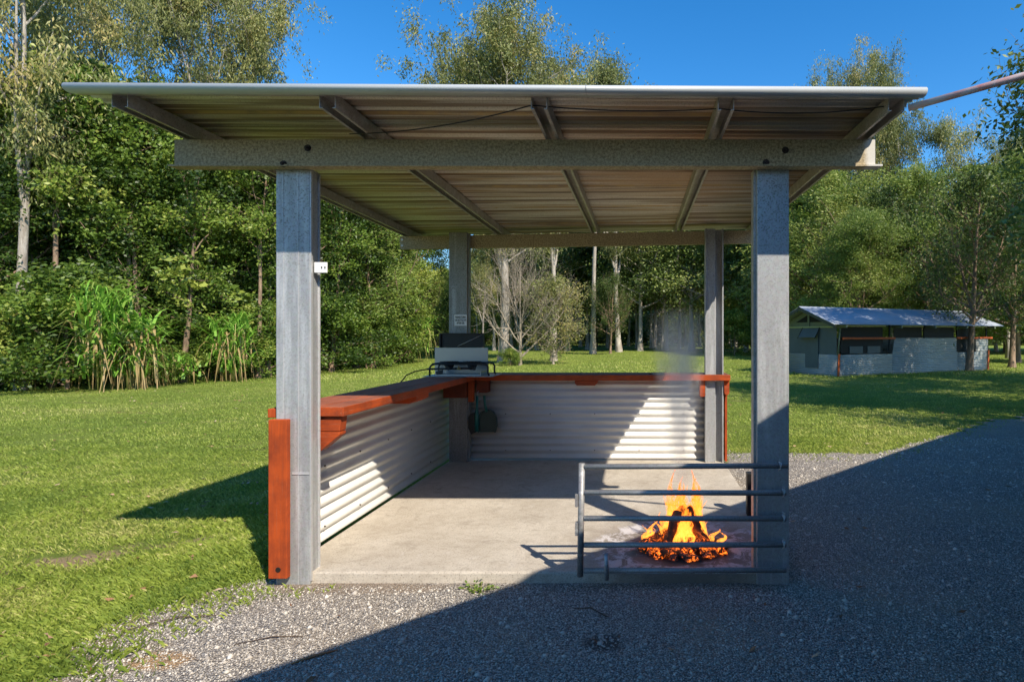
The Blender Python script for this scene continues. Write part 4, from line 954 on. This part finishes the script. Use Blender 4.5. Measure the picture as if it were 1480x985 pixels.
P('broad2', 1540, 33.0, 12.0, 1.0, 'tree just outside the right edge behind the cabin', RG, 1.1)
P('dark0', 1120, 50.0, 17.0, 3.0, 'dark tree hidden behind the front right post', RG, 1.0)
P('sparse', 1400, 26.4, 8.6, 0.7, 'shady dark trunked tree in front of the right end of the cabin', RG, 1.0)
P('sparse', 1462, 29.0, 8.4, 2.7, 'thin leafed tree at the right edge beside the cabin', RG, 1.0)
OG = 'shade trees on the right outside the photo'
plant('dark0', 9.9, 10.8, 9.4, 0.4, 'dark leafed tree overhanging the top right corner of the photo', 'tree', OG, 1.25)
plant('sparse', 14.5, 10.5, 10.5, 2.0, 'shade tree right of the photo near the driveway', 'tree', OG, 1.2)
plant('sparse', 10.4, 7.9, 8.5, 1.0, 'shade tree right of the photo beside the end of the house', 'tree', OG, 1.1)
plant('sparse', 15.3, 16.6, 11.5, 3.0, 'shade tree right of the photo level with the lawn', 'tree', OG, 1.15)
plant('sparse', 18.5, 18.5, 11.5, 5.0, 'shade tree right of the photo near the cabin', 'tree', OG, 1.15)

# far woodland mass
rw = np.random.RandomState(77)
VV, FF, MI, TT, off = [], [], [], [], 0
def lowres(kind, keep, grow):
    A = ARCH[kind]; Vw, Fw = A['W']; Vl, Fl, Tl = A['L']; n = len(Fl); k_ = np.random.RandomState(1).rand(n) < keep
    V4 = Vl.reshape(n, 4, 3)[k_]; c = V4.mean(1, keepdims=True); V4 = c + (V4 - c) * grow
    nf = min(len(Fw), 14 * 9 + 400); return (Vw[: Fw[:nf].max() + 1], Fw[:nf]), (V4.reshape(-1, 3), Tl[k_]), A['H']
LR = {k_: lowres(k_, 0.30, 1.9) for k_ in ('broad0', 'broad1', 'dark0', 'dark1', 'feather0', 'gum0', 'slim', 'shrub0')}
mats = [M['bark_brown'], M['bark_pale'], M['leaf_broad'], M['leaf_dark'], M['leaf_fine'], M['leaf_gum']]
def far_tree(kind, x, y, h, wide=1.0):
    global off
    (Vw, Fw), (Vl, Tl), H = LR[kind]; s = h / H; a = rw.rand() * 6.28; R2 = np.array([[math.cos(a), -math.sin(a), 0], [math.sin(a), math.cos(a), 0], [0, 0, 1]])
    sc_ = np.array([s * wide, s * wide, s]); o_ = np.array([x, y, float(hz(x, y))])
    v = (Vw * sc_) @ R2.T + o_; VV.append(v); FF.append(Fw + off); off += len(v); MI.append(np.full(len(Fw), 1 if kind[0] in 'dgs' else 0)); TT.append(np.full(len(Fw), 0.5))
    v = (Vl * sc_) @ R2.T + o_; VV.append(v); n = len(v) // 4; FF.append(np.arange(n * 4).reshape(n, 4) + off); off += len(v); MI.append(np.full(n, {'b': 2, 'd': 3, 'f': 4, 'g': 5, 's': 5 if kind == 'slim' else 3}[kind[0]])); TT.append(np.clip(Tl + rw.normal(0, 0.1), 0, 1))
for i in range(46):          # behind the left edge
    Y = rw.uniform(24, 60); e = -20 + (Y - 18.5) * 0.8 if Y < 24.5 else -15.5 - max(0, Y - 32) * 0.12
    x = e - 3.5 - rw.uniform(0, 1) ** 1.2 * 22
    px = VX + x / Y / S; hmax = 1.5 + (VY - 128) * S * Y if px > 160 else 1.5 + 470 * S * Y
    if px > 560: hmax = 1.5 + (VY - 385) * S * Y
    far_tree(('broad0', 'dark0', 'broad1', 'dark1')[i % 4], x, Y, min(rw.uniform(9.5, 13.5), hmax), 1.15)
for px in range(690, 1150, 13):   # far centre
    Y = rw.uniform(64, 84); far_tree(('dark0', 'dark1', 'slim', 'dark0')[rw.randint(4)], at(px + rw.uniform(-6, 6), Y), Y, rw.uniform(15, 21) if px > 780 else rw.uniform(10, 15), 0.9)
for px in range(560, 720, 14):
    Y = rw.uniform(70, 90); far_tree(('dark0', 'feather0', 'broad0')[rw.randint(3)], at(px, Y), Y, rw.uniform(7.0, 9.5), 1.1)
for px in range(1110, 1640, 15):
    Y = rw.uniform(44, 60); hm = 1.5 + (VY - 265) * S * Y; far_tree(('broad0', 'dark1', 'feather0', 'broad1', 'dark0')[rw.randint(5)], at(px, Y), Y, min(hm, rw.uniform(11, 15)), 1.05)
for px in range(300, 1700, 12):
    Y = rw.uniform(86, 96); far_tree('shrub0', at(px, Y), Y, rw.uniform(3.0, 4.6), 1.2)
for px in range(-300, 2400, 22):  # ring far behind, thin from here
    Y = rw.uniform(95, 130); far_tree('broad0', at(px, Y), Y, rw.uniform(8, 11), 2.2)
o = link(npmesh('woodland', np.concatenate(VV), np.concatenate(FF), mats, tint=np.concatenate(TT), mi=np.concatenate(MI)), 'woodland')
tag(o, 'deep green wood filling the background behind the nearer trees', 'woodland', None, 'stuff')
# undergrowth along the left wood edge (uncountable leaf mass)
Cc, Tt_ = [], []
for i in range(330):
    Y = 18.3 + rw.rand() ** 1.5 * 34; e = -20.3 + (Y - 18.5) * 0.87 if Y < 24.5 else -15.2 - max(0, Y - 32) * 0.12
    x = e - rw.rand() * 3.2 - 0.3; n_ = rw.randint(60, 120); h = rw.uniform(0.15, 0.9)
    Cc.append(np.array([x, Y, float(hz(x, Y))]) + np.abs(rw.normal(0, 1, (n_, 3))) * np.array([0, 0, h * 0.55]) + rw.normal(0, 1, (n_, 3)) * np.array([0.4, 0.4, 0.02])); Tt_.append(np.clip(0.4 + rw.normal(0, 0.15) + rw.normal(0, 0.13, n_), 0, 1))
v, f, tt = leaf_quads(rw, np.concatenate(Cc), 0.16, 0.038, 0.0, np.concatenate(Tt_))
o = link(npmesh('undergrowth', v, f, [M['leaf_broad']], tint=tt), 'undergrowth'); tag(o, 'low tangled green undergrowth along the foot of the wood', 'undergrowth', None, 'stuff')

# cane clumps
def cane(px, Y, h, n_, seed, label, dry=0.3, spread=0.5):
    r = np.random.RandomState(seed); V_, F_, T_, off = [], [], [], 0
    for i in range(n_):
        a = r.rand() * 6.28; b = r.rand() ** 0.7 * spread; bx, by = math.cos(a) * b, math.sin(a) * b
        isdry = r.rand() < dry; z0 = r.uniform(0.1, 0.72) * h if not isdry else r.uniform(0.22, 0.6) * h
        L = r.uniform(0.28, 0.5) * h; az_ = r.rand() * 6.28; m_ = 6; w_ = r.uniform(0.026, 0.048)
        u = np.linspace(0, 1, m_); outw = L * (0.15 * u + r.uniform(0.15, 1.3) * u ** 1.5) * (r.uniform(0.2, 0.8) if isdry else 1); up = L * (u - (0.75 if not isdry else 2.0) * u ** 2.6)
        cx_, cy_ = bx * (1 + z0 / h) + math.cos(az_) * outw, by * (1 + z0 / h) + math.sin(az_) * outw; sx_, sy_ = -math.sin(az_) * w_, math.cos(az_) * w_
        ww = (1 - u ** 2)[:, None] * 0.9 + 0.1; C_ = np.stack([cx_, cy_, z0 + up], 1); S_ = np.array([[sx_, sy_, 0.0]]) * ww
        v = np.stack([C_ - S_, C_ + S_], 1).reshape(-1, 3); k_ = np.arange(m_ - 1); f = np.stack([k_ * 2, k_ * 2 + 1, k_ * 2 + 3, k_ * 2 + 2], 1)
        V_.append(v); F_.append(f + off); off += len(v); T_.append(np.full(m_ - 1, (r.uniform(0.0, 0.15) if isdry else r.uniform(0.5, 0.95))))
    root = empty('cane_grass', (at(px, Y), Y, float(hz(at(px, Y), Y)))); tag(root, label, 'cane', 'clumps of tall cane grass')
    link(npmesh('cane_leaves', np.concatenate(V_), np.concatenate(F_), [M['cane']], tint=np.concatenate(T_)), 'foliage', root)
    k = MB()
    for i in range(int(n_ / 34)):
        a = r.rand() * 6.28; b = r.rand() * spread; hh_ = h * r.uniform(0.5, 0.8); k.tube([(math.cos(a) * b, math.sin(a) * b, 0), (math.cos(a) * b * 1.3, math.sin(a) * b * 1.3, hh_ * .6), (math.cos(a) * b * 1.7, math.sin(a) * b * 1.7, hh_)], [0.022, 0.018, 0.01], 5)
    o_ = k.build('stem', M['canestem']); o_.parent = root
M['canestem'] = m_plain('cane_stem', (0.34, 0.32, 0.10), 0.6)
cane(150, 18.5, 3.9, 330, 1, 'tallest green cane clump left of the shelter', 0.12, 0.5)
cane(198, 19.0, 2.9, 330, 2, 'cane clump with hanging dry brown leaves right of the tallest one', 0.34, 0.42)
cane(335, 22.0, 3.0, 260, 3, 'cane clump standing just left of the front left post', 0.16, 0.45)
cane(248, 20.5, 1.3, 220, 4, 'low fresh green grass tussock between the cane clumps', 0.1, 0.7)
cane(228, 20.6, 1.0, 130, 6, 'small yellow green tussock at the foot of the brown cane', 0.2, 0.6)
cane(597, 37.5, 3.4, 220, 5, 'distant cane clump left of the stove', 0.35, 0.9)

# weed by the slab and twigs on the gravel
def weed(x, y, z):
    r = np.random.RandomState(9); k = MB(); root = tag(empty('weed', (x, y, z)), 'small green weed growing against the front edge of the slab', 'weed'); C = []
    for i in range(12):
        a = r.rand() * 6.28; L = r.uniform(0.05, 0.13); p = [(0, 0, 0), (math.cos(a) * L * .5, math.sin(a) * L * .4, 0.035), (math.cos(a) * L, math.sin(a) * L * .6, 0.05 * r.uniform(.5, 1.2))]; k.tube(p, [0.0025, 0.002, 0.001], 4)
        for q in range(7): C.append(np.array(p[1]) * (1 - q / 6) + np.array(p[2]) * (q / 6) + r.normal(0, 0.006, 3))
    k.build('stem', M['canestem']).parent = root
    v, f, tt = leaf_quads(r, np.array(C), 0.026, 0.008, 0.0, r.uniform(0.4, 0.9, len(C))); link(npmesh('weed_leaves', v, f, [M['leaf_broad']], tint=tt), 'leaves', root)
weed(-0.985, 3.60, -0.095)
def twig(pts, r, m, label):
    k = MB(); k.tube([(x, y, float(hz(x, y)) + 0.013 + dz) for x, y, dz in pts], r, 6); tag(k.build('fallen_twig', m), label, 'twig', 'twigs lying on the gravel')
M['twig'] = m_plain('twig_bark', (0.09, 0.06, 0.04), 0.8); M['stick'] = m_plain('orange_bark_strip', (0.42, 0.20, 0.09), 0.7)
twig([(-1.66, 2.78, 0), (-1.6, 2.83, 0.004), (-1.5, 2.9, 0)], [0.004, 0.008, 0.003], M['stick'], 'orange brown strip of bark at the edge of the shade')
twig([(-0.38, 3.34, 0), (-0.28, 3.33, 0.008), (-0.19, 3.24, 0.004), (-0.17, 3.25, 0)], [0.002, 0.004, 0.0035, 0.002], M['twig'], 'thin curved dark twig in the shaded gravel')
twig([(-2.05, 2.95, 0), (-1.9, 3.02, 0.004), (-1.75, 3.03, 0)], [0.002, 0.003, 0.002], M['twig'], 'thin twig in the sunlit gravel at lower left')
twig([(-2.75, 3.1, 0.01), (-2.55, 3.22, 0.01), (-2.35, 3.24, 0.01)], [0.002, 0.004, 0.002], M['twig'], 'twig along the edge between grass and gravel')

# ------------------------------------------------------------------ cabin
cabin = empty('camp_cabin', (7.7, 22.8, -0.16)); cabin.rotation_euler = (0, 0, math.atan2(4.5, 8.8)); bpy.context.view_layer.update()
tag(cabin, 'long low cabin with corrugated half walls, canvas sides and shiny gabled roof at right', 'cabin')
def cb_(mb, name, m, bevel=0, parent=None):
    o = mb.build(name, m, None, bevel); o.parent = parent or cabin; return o
CL, CW, EV, RG_ = 9.5, 3.06, 2.06, 2.78
M['ccorr'] = m_corr('cabin_wall_sheet', (0.36, 0.38, 0.37)); M['croof'] = m_corr('cabin_roof_sheet', (0.34, 0.38, 0.44))
M['canvas'] = m_plain('grey_green_canvas', (0.12, 0.14, 0.135), 0.85, 0, 0.15, 3); M['cdark'] = m_plain('dark_insect_mesh', (0.010, 0.012, 0.011), 0.8)
M['cgreen'] = m_plain('pale_green_steel', (0.17, 0.20, 0.13), 0.5); M['corange'] = m_wood('cabin_orange_board', (0.50, 0.11, 0.025), (0.22, 0.05, 0.02), 'Z', 0.05)
M['clime'] = m_plain('pale_lime_trim', (0.42, 0.46, 0.22), 0.6)
def cwall(axis, lo, hi, z0, z1, off_, m, name):
    k = MB()
    mk = (lambda a, t_, o_: (a, off_ + o_, t_)) if axis == 'X' else (lambda a, t_, o_: (off_ + o_, a, t_))
    v, f = corr([lo, hi], z0, z1, 0.076, 0.015, mk, 6); k.add(v, f, 0, True); o = cb_(k, name, m); o.modifiers.new('t', 'SOLIDIFY').thickness = 0.003; return o
cwall('X', 0.0, 3.1, 0.06, 0.86, 0, M['ccorr'], 'wall_panel'); 
k = MB(); 
# tall middle panel with slanted ends
v, f = corr([3.103, 7.3], 0.06, 1.50, 0.076, 0.015, lambda a, t_, o_: (a + (0.14 * (t_ - 0.86) / 0.64 if a < 5 and t_ > 0.86 else (-0.06 if a > 5 and t_ > 0.9 else 0)), o_ - 0.002, t_), 6); k.add(v, f, 0, True); cb_(k, 'wall_panel', M['ccorr']).modifiers.new('t', 'SOLIDIFY').thickness = 0.003
cwall('X', 7.303, CL, 0.06, 0.86, 0, M['ccorr'], 'wall_panel'); cwall('X', 8.6, CL, 0.861, 1.5, 0, M['ccorr'], 'wall_panel')
cwall('Y', 0.0, CW, 0.06, 0.86, 0, M['ccorr'], 'wall_panel'); cwall('Y', 0, CW, 0.06, 1.5, CL, M['ccorr'], 'wall_panel'); cwall('X', 0, CL, 0.06, 1.5, CW, M['ccorr'], 'wall_panel')
k = MB(); k.box(0.02, CL - 0.02, 0.03, CW - 0.03, 0.02, 0.055); cb_(k, 'floor', M['conc'])
k = MB(); k.box(-0.05, CL + 0.05, -0.05, CW + 0.05, -0.03, 0.018); cb_(k, 'footing', M['conc'])
# gable canvas
k = MB(); k.box(0.01, 0.03, 0.05, CW - 0.05, 0.865, 1.93); cb_(k, 'canvas_wall', M['canvas'])
k = MB(); k.box(-0.05, -0.035, 0.98, 1.72, 0.30, 1.86); dr = cb_(k, 'canvas_door', M['canvas'])
k = MB(); k.prism([(-0.05, 1.90), (-0.02, 1.90), (-0.28, 1.52), (-0.30, 1.535)], 'Y', 0.92, 1.86); aw = cb_(k, 'awning', M['canvas'])
for yy in (0.90, 1.88):
    k = MB(); k.tube([(-0.03, yy, 1.95), (-0.31, yy, 1.50)], 0.014, 6); cb_(k, 'awning_strut', M['cdark'], 0, aw)
k = MB(); k.prism([(-0.25, 0), (0, 0), (0, 1)], 'X', 0, 0) if False else None
# slanted tent flap at the near corner and posts
k = MB(); k.tube([(0.0, -0.03, 0.86), (0.12, -0.06, 2.05)], 0.03, 6); cb_(k, 'post', M['cgreen'])
for x in (3.0, 5.15, 7.35, CL - 0.04):
    k = MB(); k.box(x - 0.03, x + 0.03, 0.03, 0.09, 0.06, 2.1); cb_(k, 'post', M['cdark'])
M['cbarge'] = m_plain('dark_barge_metal', (0.07, 0.08, 0.06), 0.6)
for x, w_ in ((0.0, 0.08), (CL, 0.08)):
    k = MB(); k.prism([(x - 0.02, 0.02), (x + 0.07, 0.02), (x + 0.13, 0.9), (x + 0.02, 0.9)] if x < 1 else [(x - 0.08, 0.02), (x + 0.02, 0.02), (x + 0.06, 0.95), (x - 0.03, 0.95)], 'Y', -0.045, -0.02); cb_(k, 'corner_board', M['corange'])
for (a, b_, z) in ((0.25, 3.25, 1.46), (7.25, 9.8, 1.46)):
    k = MB(); k.box(a, b_, -0.04, 0.0, z, z + 0.085); cb_(k, 'rail', M['corange'])
# insect mesh panels and interior
for (a, b_, z0, z1) in ((0.3, 2.65, 0.9, 1.95), (3.3, 5.05, 1.52, 1.97), (5.25, 7.2, 1.52, 1.97), (7.4, 8.5, 0.9, 1.97)):
    k = MB(); k.box(a, b_, 0.10, 0.115, z0, z1); cb_(k, 'window_mesh', M['cdark'])
for a in (0.75, 1.75): k = MB(); k.box(a, a + 0.72, 0.06, 0.09, 0.90, 1.18); cb_(k, 'rolled_canvas', M['canvas'])
for (a, b_) in ((0.45, 2.7), (3.3, 5.0), (5.3, 7.0), (7.5, 9.5)): k = MB(); k.box(a, b_, -0.03, -0.01, 1.975, 2.03); cb_(k, 'trim', M['clime'])
k = MB(); k.box(-0.04, -0.02, 0.1, CW - 0.1, 1.93, 1.985); cb_(k, 'trim', M['clime'])
k = MB(); k.prism([(0.0, 1.99), (CW, 1.99), (CW, 2.09), (CW / 2, 2.72), (0, 2.09)], 'X', 0.0, 0.02); cb_(k, 'gable', M['cgreen'])
k = MB(); k.prism([(0.75, 2.16), (CW - 0.75, 2.16), (CW / 2, 2.50)], 'X', -0.02, -0.004); cb_(k, 'gable_vent', M['cdark'])
k = MB(); k.box(-0.05, -0.025, CW / 2 - 0.05, CW / 2 + 0.05, 1.99, 2.7); cb_(k, 'king_post', M['cgreen'])
# roof, two slopes
ov, og = 0.42, 0.55
for sgn, nm in ((0, 'front'), (1, 'back')):
    k = MB(); xs = [-og, CL + og]
    def mk(a, t_, o_):
        pass
    n = int((CL + 2 * og) / 0.076 * 4); vs_, fs_ = [], []
    for i in range(n + 1):
        x = -og + (CL + 2 * og) * i / n; o_ = 0.011 * math.sin(x / 0.076 * 2 * math.pi)
        y_e = -ov if not sgn else CW + ov; sl_ = (RG_ - EV) / (CW / 2 + ov)
        vs_ += [(x, y_e, EV - 0.02 + o_), (x, CW / 2, RG_ + o_)]
    fs_ = [(2 * i, 2 * i + 1, 2 * i + 3, 2 * i + 2) for i in range(n)]; k.add(vs_, fs_, 0, True); o = cb_(k, 'roof', M['croof']); o.modifiers.new('t', 'SOLIDIFY').thickness = 0.004
k = MB(); k.prism([(CW / 2 - 0.14, RG_ - 0.05), (CW / 2, RG_ + 0.03), (CW / 2 + 0.14, RG_ - 0.05), (CW / 2, RG_ + 0.018)], 'X', -og - 0.01, CL + og + 0.01); cb_(k, 'ridge_cap', M['croof'])
for y0, y1 in ((-ov, CW / 2), (CW + ov, CW / 2)):
    k = MB(); k.prism([(y0, EV - 0.16), (y0, EV - 0.05), (y1, RG_ - 0.03), (y1, RG_ - 0.14)], 'X', -og - 0.0, -og + 0.02); cb_(k, 'barge_board', M['cbarge'])
for x in (0.1, 3.2, 5.3, 7.4, CL - 0.1):
    k = MB(); k.box(x - 0.03, x + 0.03, -0.40, 0.1, EV - 0.14, EV - 0.03); cb_(k, 'rafter', M['cgreen'])

# ------------------------------------------------------------------ house behind the camera whose eave shades the drive
hr = empty('house', (0.31, 0.11, 0)); hr.rotation_euler = (0, 0, R(44.3)); bpy.context.view_layer.update()
tag(hr, 'low weatherboard house beside the drive, its eave shading the gravel', 'house')
def hb(mb, name, m): o = mb.build(name, m); o.parent = hr; return o
M['board'] = m_plain('cream_weatherboard', (0.55, 0.52, 0.44), 0.7)
x0, x1 = -9.0, 12.0; EH = 3.0
k = MB()
for i in range(17): k.prism([(-0.6, 0.0 + i * 0.165), (-0.6, 0.16 + i * 0.165), (-0.612, 0.16 + i * 0.165), (-0.63, 0.0 + i * 0.165)][::-1] if False else [(-0.75, i * 0.165), (-0.60 + 0.022, i * 0.165), (-0.60, 0.163 + i * 0.165), (-0.75, 0.163 + i * 0.165)], 'X', x0 + 0.6, x1 - 0.6)
hb(k, 'wall', M['board'])
k = MB(); k.box(x0 + 0.6, x1 - 0.6, -7.4, -0.76, -0.1, 2.8); hb(k, 'wall', M['board'])
k = MB(); v, f = corr([0], 0, 1, 1, 0, lambda a, t_, o_: (0, 0, 0)); 
n = int((x1 - x0) / 0.1); vs_, fs_ = [], []
for i in range(n + 1):
    x = x0 + (x1 - x0) * i / n; o_ = 0.008 * (i % 2)
    vs_ += [(x, 0.0, EH + o_), (x, -4.1, EH + 1.3 + o_), (x, -8.2, EH + o_)]
for i in range(n): fs_ += [(3 * i, 3 * i + 1, 3 * i + 4, 3 * i + 3), (3 * i + 1, 3 * i + 2, 3 * i + 5, 3 * i + 4)]
k.add(vs_, fs_); hb(k, 'roof', M['croof'])
k = MB(); k.box(x0, x1, -0.03, -0.005, EH - 0.16, EH - 0.005); k.box(x0, x1, -0.6, -0.032, EH - 0.16, EH - 0.14); hb(k, 'fascia', M['gutter'])
k = MB(); k.tube([(x0, 0.03, EH - 0.03), (x1, 0.03, EH - 0.03)], 0.04, 10); hb(k, 'gutter', M['gutter'])
for xx in (-5, -1.5, 4.5):
    k = MB(); k.box(xx, xx + 1.4, -0.60, -0.565, 0.95, 2.15); fr = hb(k, 'window', M['gutter']); k = MB(); k.box(xx + 0.07, xx + 1.33, -0.563, -0.556, 1.02, 2.08); o = hb(k, 'pane', M['black']); o.parent = fr
k = MB(); k.box(1.6, 2.5, -0.6, -0.56, 0.0, 2.1); hb(k, 'door', M['woodz'])
